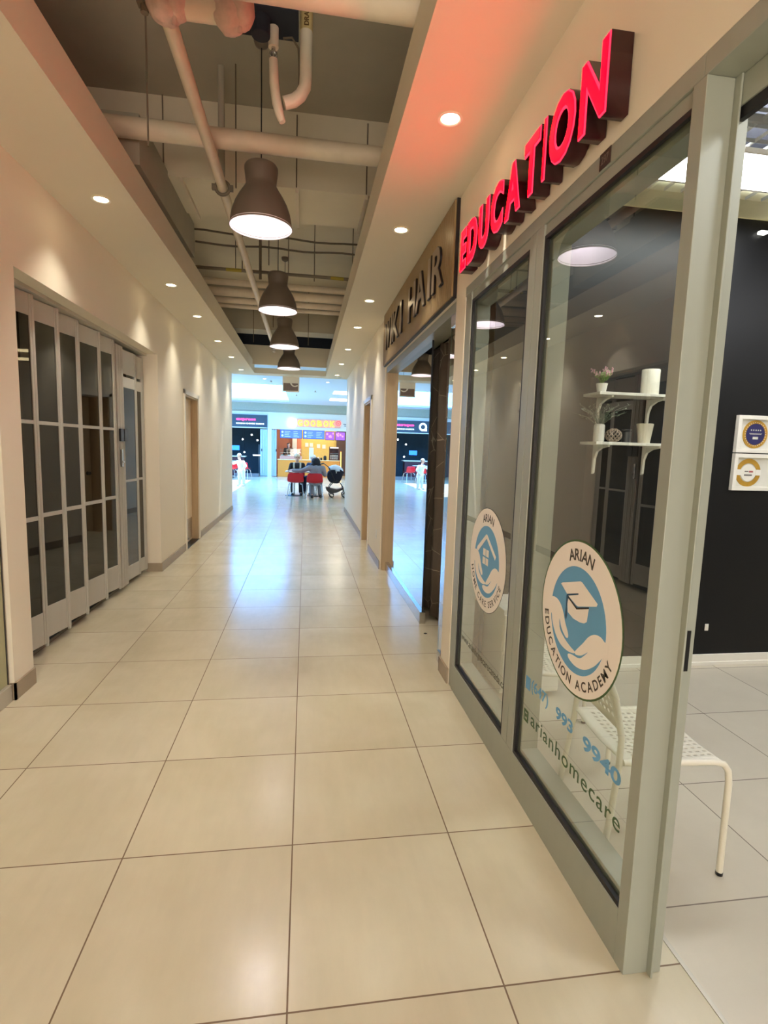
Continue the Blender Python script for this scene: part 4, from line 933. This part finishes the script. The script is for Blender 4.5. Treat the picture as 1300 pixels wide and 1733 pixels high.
for q, (x, z) in enumerate(((.02, 1.45), (.25, 1.45), (.62, 1.40), (.9, 1.38))): tag(obj('wall_notice', MB().box(x, x+.17, 26.58, 26.6, z, z+.2), M['whitem']), 'pale paper notice on the mustard wall, ' + ('first', 'second', 'third', 'fourth')[q] + ' from the white column', 'notice')
tag(obj('wall_column', MB().box(-.62, -.40, 26.2, 26.5, 0, 2.9), M['white']), 'white column against the coral wall behind the snack counter', 'column')
light('snack_shop_light', 'AREA', (.6, 25.5, 2.85), 42, (1, .9, .74), shape='RECTANGLE', size=3, size_y=1.2)
# express shop contents
for q, (x, z, lab) in enumerate(((-2.55, 1.95, 'small globe bulb, highest in the dark shop'), (-2.98, 1.72, 'small globe bulb, left of the hanging three in the dark shop'), (-2.28, 1.70, 'small globe bulb, right of the hanging three in the dark shop'), (-2.90, 1.10, 'small globe bulb, lowest in the dark shop'))):
    t = thing('globe_bulb', lab, 'lamp', (x, 25.4, z), group='small bulbs hanging in the dark shop')
    obj('globe', MB().ball((0, 0, 0), .04, 12), emis('globe_glow', (235, 250, 255), 6), t, smooth=True); obj('cord', MB().tube([(0, 0, .04), (0, 0, 2.9-z)], .004, 5), M['blackp'], t)
tag(obj('wall_emblem', MB().tube(smooth_poly([(-1.95, 25.9, 1.95), (-1.82, 25.9, 2.02), (-1.72, 25.9, 1.92), (-1.80, 25.9, 1.80), (-1.93, 25.9, 1.82)], 4), .02, 6, closed=True).tube([(-1.75, 25.9, 1.85), (-1.66, 25.9, 1.74)], .02, 6), emis('emblem_pink', (220, 60, 90), .8)), 'pink looping emblem glowing in the dark shop', 'emblem')
tag(obj('drinks_fridge', MB().box(-2.3, -1.75, 26.2, 26.8, 0, 1.5).box(-2.26, -1.8, 26.17, 26.2, .9, 1.42), mat('fridge_steel', (84, 104, 110), .4), bevel=.01), 'grey steel fridge inside the dark shop', 'fridge')
t = thing('serving_counter', 'white topped serving counter in the dark shop behind the child', 'counter', (-3.4, 25.1, 0))
obj('body', MB().box(-1.0, .55, -.2, .3, 0, .88), mat('maroon_counter', (74, 34, 44), .5), t); obj('counter_top', MB().box(-1.05, .62, -.25, .35, .88, .93), M['white'], t)
tag(obj('order_screen', MB().box(-3.5, -3.1, 25.1, 25.14, 1.2, 1.42), emis('order_blue', (40, 110, 230), 1.6)), 'small bright blue screen above the serving counter', 'screen')
tag(obj('lit_strip', MB().box(-2.55, -2.1, 26.0, 26.04, .93, .99), emis('strip_white', (230, 250, 255), 1.8)), 'short white lit strip low in the dark shop', 'light')
tag(obj('floor_plinth', MB().box(-3.2, -2.10, 24.0, 24.5, 0, .14), mat('grey_plinth', (120, 118, 120), .6), bevel=.01), 'low grey plinth along the dark shop front', 'plinth')
# court ceiling panels
for y in (17.9, 20.7):
    tag(obj('court_ceiling_light', MB().box(1.0, 4.6, y-.45, y+.45, 3.385, 3.40), emis('court_panel_glow', (255, 240, 206), 4.5), bevel=.003), 'long warm light panel in the food court ceiling, ' + ('nearer one' if y < 19 else 'farther one'), 'ceiling light')
for k, (x, y) in enumerate(((-8.5, 15), (-8.5, 20), (6.5, 14), (7.5, 19))): tag(obj('court_ceiling_light', MB().box(x-1, x+1, y-1, y+1, 3.385, 3.40), emis('court_fill_cool', (205, 228, 255), 7)), 'large square fill light panel added out of view in the food court ceiling', 'ceiling light', 'added fill panels in the food court ceiling')  # unseen panels added to fill the court with cool light
for x, y in ((-.32, 19.3), (.35, 17.6), (-1.0, 15.2)): tag(obj('ceiling_sprinkler', MB().lathe([(.0, -.05), (.05, -.045), (.012, -.02), (.03, 0)], (x, y, 3.4), 12), M['alu']), 'tiny sprinkler head in the food court ceiling', 'sprinkler', 'sprinkler heads in the food court ceiling')

# ---- red shell chairs
redm = mat('red_shell', (200, 16, 36), .35, var=.02); chrome = mat('chrome_leg', (214, 218, 222), .2, metal=.9)
def red_chair(label, loc, rz):
    t = thing('shell_chair', label, 'chair', loc, rz, group='red shell chairs in the food court')
    mb = MB(); N = 14; R_ = []
    prof = [(-.20, .45, .20), (-.05, .435, .22), (.12, .44, .225), (.19, .47, .228), (.215, .54, .232), (.225, .64, .228), (.235, .735, .205)]   # (y, z, half width), faces -Y side rear at +Y
    for y, z, hw in prof:
        row = []
        for i in range(N+1):
            u = -1+2*i/N; x = hw*math.copysign(abs(u)**.9, u)
            yy = y-(.05*u*u if z > .46 else 0); zz = z+(.03*u*u if z < .5 else -.02*abs(u)**6)
            row.append(mb.b.verts.new((x, yy, zz)))
        R_.append(row)
    for A, B in zip(R_, R_[1:]):
        for i in range(N): mb.b.faces.new((A[i], A[i+1], B[i+1], B[i]))
    o = obj('shell', mb, redm, t, smooth=True); m = o.modifiers.new('sub', 'SUBSURF'); m.levels = 1; m.render_levels = 1; m = o.modifiers.new('thickness', 'SOLIDIFY'); m.thickness = .009
    for sx in (-1, 1):
        for y0, y1 in ((-.16, -.23), (.16, .25)): obj('leg', MB().tube([(sx*.13, y0*.8, .42), (sx*.19, y0, .40), (sx*.245, y1, 0)], .011, 10), chrome, t, smooth=50)
    return t
# seats: the shell opens towards -Y when rz = pi (backs face the viewer when rz = pi)
red_chair('empty looking red shell chair at the left end of the table, back to viewer', (-.235, 14.22, 0), PI)
red_chair('red shell chair carrying the person in grey, back to viewer', (.30, 14.12, 0), PI+.05)
red_chair('red shell chair under the woman in black top behind the table', (-.20, 15.62, 0), 0)
red_chair('red shell chair under the man in navy behind the table', (.32, 15.95, 0), -.3)
red_chair('red shell chair at the far left beside the corridor wall edge', (-3.02, 21.6, 0), PI+.5)
red_chair('red shell chair just right of the child in white', (-2.52, 22.0, 0), PI-.3)
t = thing('court_table', 'food court table with two steel columns on dark oval feet', 'table', (.03, 14.93, 0))
obj('tabletop', MB().box(-.58, .58, -.36, .36, .715, .74), mat('table_laminate', (214, 198, 176), .4), t, bevel=.008)
for x in (-.33, .33):
    obj('column', MB().cyl((x, 0, .03), .038, .69, 18), chrome, t, smooth=50)
    obj('foot', MB().lathe([(.25, 0), (.25, .014), (.06, .035), (0, .036)], (0, 0, 0), 32, capb=True), M['blackp'], t, smooth=50).location = (x, 0, 0)
t = thing('court_table', 'food court table with white top beside the child at the left', 'table', (-3.3, 22.9, 0))
obj('tabletop', MB().box(-.4, .4, -.35, .35, .72, .745), M['whitem'], t, bevel=.008); obj('column', MB().cyl((0, 0, .03), .035, .69, 16), chrome, t, smooth=50); obj('foot', MB().lathe([(.24, 0), (.24, .014), (.05, .035), (0, .036)], (0, 0, 0), 28, capb=True), M['blackp'], t)

# ================================================================== PEOPLE
skin = mat('skin', (222, 174, 150), .55, var=.03); skin2 = mat('skin_light', (232, 190, 166), .55, var=.03)
def blob_segments(segs, balls, voxel):
    mb = MB()
    for a, b, r0, r1 in segs:
        mb.tube([a, Vector(a).lerp(Vector(b), .5), b], [r0, (r0+r1)/2, r1], 12); mb.ball(a, r0, 12); mb.ball(b, r1, 12)
    for c, r, s in balls: mb.ball(c, r, 16, s)
    me = bpy.data.meshes.new('tmp'); bmesh.ops.recalc_face_normals(mb.b, faces=mb.b.faces[:]); mb.b.to_mesh(me); mb.b.free()
    o = bpy.data.objects.new('tmp', me); COL.objects.link(o)
    m = o.modifiers.new('r', 'REMESH'); m.mode = 'VOXEL'; m.voxel_size = voxel
    m = o.modifiers.new('s', 'SMOOTH'); m.iterations = 3; m.factor = .5
    dg = bpy.context.evaluated_depsgraph_get(); dg.update(); out = bpy.data.meshes.new_from_object(o.evaluated_get(dg))
    bpy.data.objects.remove(o); bpy.data.meshes.remove(me); r = MB(); r.mesh(out); bpy.data.meshes.remove(out); return r
def hand_segs(w, d, side, sc=1.0, up=Vector((0, 0, 1))):
    """palm and five slightly curled fingers growing from wrist w along d"""
    w = Vector(w); d = Vector(d).normalized(); x = d.cross(up)
    if x.length < .1: x = d.cross(Vector((0, 1, 0)))
    x.normalize(); n = x.cross(d).normalized(); out = []
    pc = w+d*.045*sc
    for k, (off, L) in enumerate(((-.028, .062), (-.010, .072), (.009, .068), (.027, .052))):
        b = w+d*.02*sc+x*off*.7*sc; p = w+d*.082*sc+x*off*sc; q = p+(d*.8-n*.25).normalized()*L*.5*sc; r = q+(d*.55-n*.8).normalized()*L*.45*sc
        out += [(b, p, .0125*sc, .0105*sc), (p, q, .0095*sc, .0085*sc), (q, r, .0085*sc, .007*sc)]
    tb = w+d*.025*sc-x*side*.024*sc; tm = tb+(d*.6-x*side*.8).normalized()*.036*sc; tt = tm+(d*.9-x*side*.2-n*.3).normalized()*.03*sc
    out += [(tb, tm, .012*sc, .011*sc), (tm, tt, .0105*sc, .008*sc)]
    return out
def person(name, label, loc, rz, J, top_m, leg_m, shoe_m, skin_m, hair, sc=1.0, sleeve=1.0, voxel=.0075, head_rot=0.0, extra=None):
    t = thing(name, label, 'person', loc, rz); V = lambda k: Vector(J[k])*1.0
    pel, ch, nk, hd = V('pelvis'), V('chest'), V('neck'), V('head'); S = sc
    torso = [(pel, (pel+ch)/2, .135*S, .125*S), ((pel+ch)/2, ch, .125*S, .14*S)]
    for s, k in ((-1, 'l'), (1, 'r')): torso += [(ch+Vector((0, 0, .02*S)), V('sh'+k), .12*S, .062*S), (pel, V('hip'+k), .12*S, .10*S)]
    arms = {k: [(V('sh'+k), V('el'+k), .058*S, .043*S), (V('el'+k), V('wr'+k), .042*S, .027*S)] for k in 'lr'}
    legs = []
    for k in 'lr': legs += [(V('hip'+k), V('kn'+k), .092*S, .062*S), (V('kn'+k), V('an'+k), .060*S, .040*S)]
    neck = [(ch+Vector((0, 0, .06*S)), hd-Vector((0, 0, .06*S)), .058*S, .05*S)]
    hands = []
    for s, k in ((-1, 'l'), (1, 'r')):
        d = (V('wr'+k)-V('el'+k)); hands += hand_segs(V('wr'+k), d, s, S)
    R = Matrix.Rotation(head_rot, 4, 'Z'); H = lambda p: hd+(R @ (Vector(p)*S)).to_3d()
    headb = [(hd+Vector((0, 0, .02*S)), .088*S, (.86, 1.02, 1.14)), (H((0, -.035, -.06)), .052*S, (1, 1, .9)), (H((0, -.094, -.005)), .013*S, (.8, 1.1, 1.5)), (H((-.077, .0, 0)), .018*S, (.5, .9, 1.4)), (H((.077, .0, 0)), .018*S, (.5, .9, 1.4))]
    feet = [(V('an'+k), V('to'+k), .036*S, .032*S) for k in 'lr']
    bm_ = blob_segments(torso+arms['l']+arms['r']+legs+neck+hands+feet, headb, voxel)
    obj('body', bm_, skin_m, t, smooth=True)
    g = .011*S; infl = lambda L: [(a, b, r0+g, r1+g) for a, b, r0, r1 in L]
    topseg = infl(torso)
    for k in 'lr':
        sh, el, wr = V('sh'+k), V('el'+k), V('wr'+k)
        topseg += infl([(sh, el, .060*S, .045*S)]) if sleeve >= .5 else infl([(sh, sh.lerp(el, .6), .060*S, .052*S)])
        if sleeve >= 1: topseg += infl([(el, el.lerp(wr, .93), .045*S, .031*S)])
    obj('top', blob_segments(topseg, [], voxel*1.3), top_m, t, smooth=True)
    lg = []
    for k in 'lr': lg += [(V('hip'+k), V('kn'+k), .092*S, .064*S), (V('kn'+k), V('kn'+k).lerp(V('an'+k), .93), .064*S, .05*S)]
    lg += [(pel-Vector((0, 0, .02)), V('hipl'), .125*S, .10*S), (pel-Vector((0, 0, .02)), V('hipr'), .125*S, .10*S)]
    obj('trousers', blob_segments([(a, b, r0+g*1.2, r1+g*1.2) for a, b, r0, r1 in lg], [], voxel*1.3), leg_m, t, smooth=True)
    for k in 'lr':
        an, to = V('an'+k), V('to'+k)
        obj('shoe', blob_segments([(an-Vector((0, 0, .02*S)), to, .046*S, .040*S), (an+(an-to).normalized()*.03*S-Vector((0, 0, .02*S)), to, .042*S, .036*S)], [], .008), shoe_m, t, smooth=True)
    for s in (-1, 1):
        obj('eye', MB().ball(H((s*.031, -.080, .022)), .0095*S, 10), M['blackp'], t, smooth=True)
    obj('mouth', MB().ball(H((0, -.080, -.055)), .02*S, 10, (1, .35, .25)), mat('lips', (176, 96, 92), .5) if 'lips' not in bpy.data.materials else bpy.data.materials['lips'], t, smooth=True)
    hair(t, H, S, R)
    if extra: extra(t, V, H, S)
    return t
def sit(pel=.52, arms=None, **k):
    J = dict(pelvis=(0, 0, pel), chest=(0, -.01, .84), neck=(0, -.02, .97), head=(0, -.03, 1.12), hipl=(-.09, -.03, .50), hipr=(.09, -.03, .50), knl=(-.12, -.42, .49), knr=(.12, -.42, .49), anl=(-.12, -.42, .09), anr=(.12, -.42, .09), tol=(-.13, -.56, .04), tor=(.13, -.56, .04),
             shl=(-.17, 0, .91), shr=(.17, 0, .91), ell=(-.23, -.10, .72), elr=(.23, -.10, .72), wrl=(-.10, -.30, .775), wrr=(.10, -.30, .775))
    J.update(k); return J
def cap_hair(cap_m, hair_m, long=0.0, visor=-1):
    def f(t, H, S, R):
        hb = MB().ball(H((0, .012, .03)), .094*S, 18, (.94, 1.06, 1.05))
        for v in list(hb.b.verts):
            if (v.co-H((0, 0, 0))).z < -.02*S and long == 0: v.co.z = H((0, 0, -.02)).z
        bmesh.ops.delete(hb.b, geom=[v for v in hb.b.verts if (R.inverted() @ (v.co-H((0, 0, 0)))).y < -.045*S and (v.co-H((0, 0, 0))).z < .055*S], context='VERTS')
        if long: hb.ball(H((0, .05, -.06)), .085*S, 14, (1.0, .7, 1.3))
        o = obj('hair', hb, hair_m, t, smooth=True)
        if cap_m:
            c = MB().ball(H((0, .008, .055)), .100*S, 20, (.95, 1.05, .95))
            bmesh.ops.delete(c.b, geom=[v for v in c.b.verts if v.co.z < H((0, 0, .05)).z], context='VERTS')
            cp = obj('cap', c, cap_m, t, smooth=True); m = cp.modifiers.new('th', 'SOLIDIFY'); m.thickness = .004
            br_ = MB(); pts = [(-.075, -.06), (-.06, -.13), (0, -.155), (.06, -.13), (.075, -.06)]
            A = [br_.b.verts.new(H((u, v, .052+(.01 if abs(u) < .05 else 0)))) for u, v in pts]; B = [br_.b.verts.new(H((u, v, .058+(.01 if abs(u) < .05 else 0)))) for u, v in pts]
            br_.b.faces.new(A); br_.b.faces.new(B[::-1])
            for q in range(5): br_.b.faces.new((A[q], A[(q+1) % 5], B[(q+1) % 5], B[q]))
            obj('cap_brim', br_, cap_m, t)
    return f
blackc = mat('black_cloth', (22, 22, 28), .8, var=.1); navyc = mat('navy_cloth', (30, 42, 72), .8, var=.1); greyc = mat('grey_knit', (150, 150, 158), .85, var=.06, scale=60); greyp = mat('grey_trouser', (136, 138, 144), .85)
denim = mat('denim', (70, 92, 128), .8, var=.1); whitec = mat('white_cloth', (236, 238, 236), .8); dkhair = mat('dark_hair', (28, 24, 26), .5, var=.2, scale=60); brhair = mat('brown_hair', (110, 84, 64), .5, var=.2, scale=60)
strap = mat('pale_strap', (206, 204, 188), .7)
def woman_extra(t, V, H, S):
    for s in (-1, 1):
        ps = [(s*.085, .03, .985), (s*.095, -.06, .985), (s*.100, -.135, .93), (s*.098, -.158, .85), (s*.095, -.160, .72), (s*.09, -.15, .60)]
        mb = MB()
        for a, b in zip(ps, ps[1:]): mb.bar(a, b, .05, .012, up=(0, 1, .3))
        st = obj('strap', mb, strap, t); obj('buckle', MB().box(s*.098-.016, s*.098+.016, -.178, -.166, .76, .82), M['blackp'], st)
person('person', 'person in black top with pale straps, light cap, seated facing the corridor', (-.21, 15.42, 0), 0, sit(), blackc, blackc, M['blackp'], skin, cap_hair(mat('cream_cap', (226, 214, 186), .7), brhair), sleeve=.6, extra=woman_extra)
person('person', 'person in navy clothes and white cap, seated behind the one in grey', (.30, 15.72, 0), math.radians(-25), sit(pelvis=(0, 0, .50), head=(0, -.05, 1.09)), navyc, navyc, M['blackp'], skin2, cap_hair(M['whitem'], dkhair))
def hood(t, H, S, R):
    hb = MB().ball(H((0, .015, .02)), .112*S, 28, (1.05, 1.02, 1.0)).ball(H((.0, .05, -.07)), .105*S, 28, (1.3, .75, .95)); o = obj('hair', hb, mat('navy_black_hair', (20, 22, 34), .6, var=.3, scale=40), t, smooth=True)
    dm = o.modifiers.new('locks', 'DISPLACE'); tx = bpy.data.textures.new('locks', 'CLOUDS'); tx.noise_scale = .04; dm.texture = tx; dm.strength = .03
person('person', 'person in grey sweater with dark hair, seated on the red chair, back to the corridor', (.34, 14.22, 0), PI, sit(pelvis=(0, 0, .52), chest=(0, -.04, .80), head=(0, -.12, 1.03), shl=(-.20, -.02, .87), shr=(.20, -.02, .87), elr=(.40, -.10, .78), wrr=(.66, -.22, .78), ell=(-.27, -.12, .68), wrl=(-.12, -.34, .78), anl=(-.14, -.20, .09), anr=(.10, -.08, .09), tol=(-.15, -.08, .04), tor=(.10, .06, .04)), greyc, greyp, M['blackp'], skin, hood, sc=1.12)
kJ = dict(pelvis=(0, 0, .58), chest=(-.04, -.0, .80), neck=(-.07, 0, .92), head=(-.09, -.0, 1.05), hipl=(-.06, 0, .55), hipr=(.06, 0, .55), knl=(-.07, -.02, .31), knr=(.07, .0, .31), anl=(-.07, 0, .07), anr=(.09, .0, .07), tol=(-.10, -.10, .03), tor=(.07, -.10, .03),
          shl=(-.15, 0, .87), shr=(.07, 0, .86), ell=(-.28, -.03, .80), elr=(.17, -.02, .72), wrl=(-.42, -.05, .80), wrr=(.10, -.08, .60))
person('person', 'small child in white clothes and pale cap leaning towards the left table', (-2.22, 18.3, 0), math.radians(-20), kJ, whitec, mat('pale_trouser', (212, 228, 224), .8), M['whitem'], skin2, cap_hair(mat('child_cap', (232, 232, 226), .7), brhair), sc=.80, voxel=.007)
stJ = dict(pelvis=(0, 0, .92), chest=(0, 0, 1.22), neck=(0, 0, 1.36), head=(0, -.02, 1.50), hipl=(-.09, 0, .88), hipr=(.09, 0, .88), knl=(-.1, 0, .48), knr=(.1, 0, .48), anl=(-.1, 0, .08), anr=(.1, 0, .08), tol=(-.1, -.13, .04), tor=(.1, -.13, .04), shl=(-.17, 0, 1.3), shr=(.17, 0, 1.3), ell=(-.22, -.05, 1.05), elr=(.24, -.08, 1.05), wrl=(-.12, -.26, 1.0), wrr=(.14, -.28, 1.02))
person('person', 'worker with dark hair in dark clothes standing behind the food display case', (-.78, 25.5, 0), 0, stJ, blackc, blackc, M['blackp'], skin, cap_hair(None, dkhair, 1), voxel=.01)

# ---- stroller
t = thing('stroller', 'navy baby stroller with pale grey hood standing right of the table', 'stroller', (.92, 14.72, 0), 0)
fr = M['blackp']; hoodm = mat('stroller_hood', (206, 218, 226), .7, var=.05); navs = mat('stroller_seat', (22, 28, 48), .8)
mb = MB()
for s in (-.22, .22): mb.tube(smooth_poly([(-.15, s, .36), (.05, s, .50), (.22, s, .34), (.28, s, .10), (.22, s, .34), (.05, s, .50)], 3)[:13], .011, 8)
for s in (-.22, .22): mb.tube([(-.42, s, .98), (-.34, s, 1.0), (-.20, s, .90), (-.02, s, .52), (-.18, s, .30), (-.10, s, .09)], .012, 8)
mb.tube([(-.42, -.22, .98), (-.42, .22, .98)], .014, 8).tube([(-.12, -.22, .12), (-.12, .22, .12)], .01, 8).tube([(.27, -.22, .14), (.27, .22, .14)], .01, 8)
obj('frame', mb, fr, t, smooth=50)
hb = MB().ball((0, 0, 0), .25, 26, (1.0, .95, .82)); bmesh.ops.delete(hb.b, geom=[v for v in hb.b.verts if v.co.z < .02-.25*v.co.x*.9], context='VERTS')
for v in hb.b.verts: v.co += Vector((0, 0, .76)); v.co.z += .006*math.sin(v.co.x*60)
o = obj('hood', hb, hoodm, t, smooth=True); m = o.modifiers.new('th', 'SOLIDIFY'); m.thickness = .008
sb = MB().prism(smooth_poly([(-.20, .76), (-.22, .56), (-.12, .44), (.08, .42), (.16, .50), (.22, .66), (.26, .76), (.05, .86)], 4), -.19, .19, lambda u, v, d: (u, d, v)); obj('seat', sb, navs, t, smooth=50, bevel=.02)
obj('basket', MB().prism(smooth_poly([(-.26, .30), (-.20, .16), (0, .13), (.20, .22), (.26, .30), (.05, .24)], 4), -.18, .18, lambda u, v, d: (u, d, v)), fr, t, smooth=50)
obj('label_tag', MB().box(.02, .04, -.196, -.19, .72, .80), M['white'], t)
for (x, r_) in ((-.10, .075), (.28, .072)):
    for s in (-.22, .22):
        wh = obj('wheel', MB().lathe([(r_*.75, -.016), (r_, -.012), (r_, .012), (r_*.75, .016)], (x, s, r_), 24, 'Y').tube([(x+r_*.86*math.cos(2*PI*k/20), s, r_+r_*.86*math.sin(2*PI*k/20)) for k in range(20)], .013, 8, closed=True), fr, t, smooth=50)
        obj('hub', MB().cyl((x, s-.014, r_), .022, .028, 14, 'Y'), chrome, wh)
        sp = MB()
        for q in range(5): sp.bar((x, s, r_), (x+r_*.8*math.cos(2*PI*q/5), s, r_+r_*.8*math.sin(2*PI*q/5)), .008, .01, up=(0, 1, 0))
        obj('spokes', sp, fr, wh)
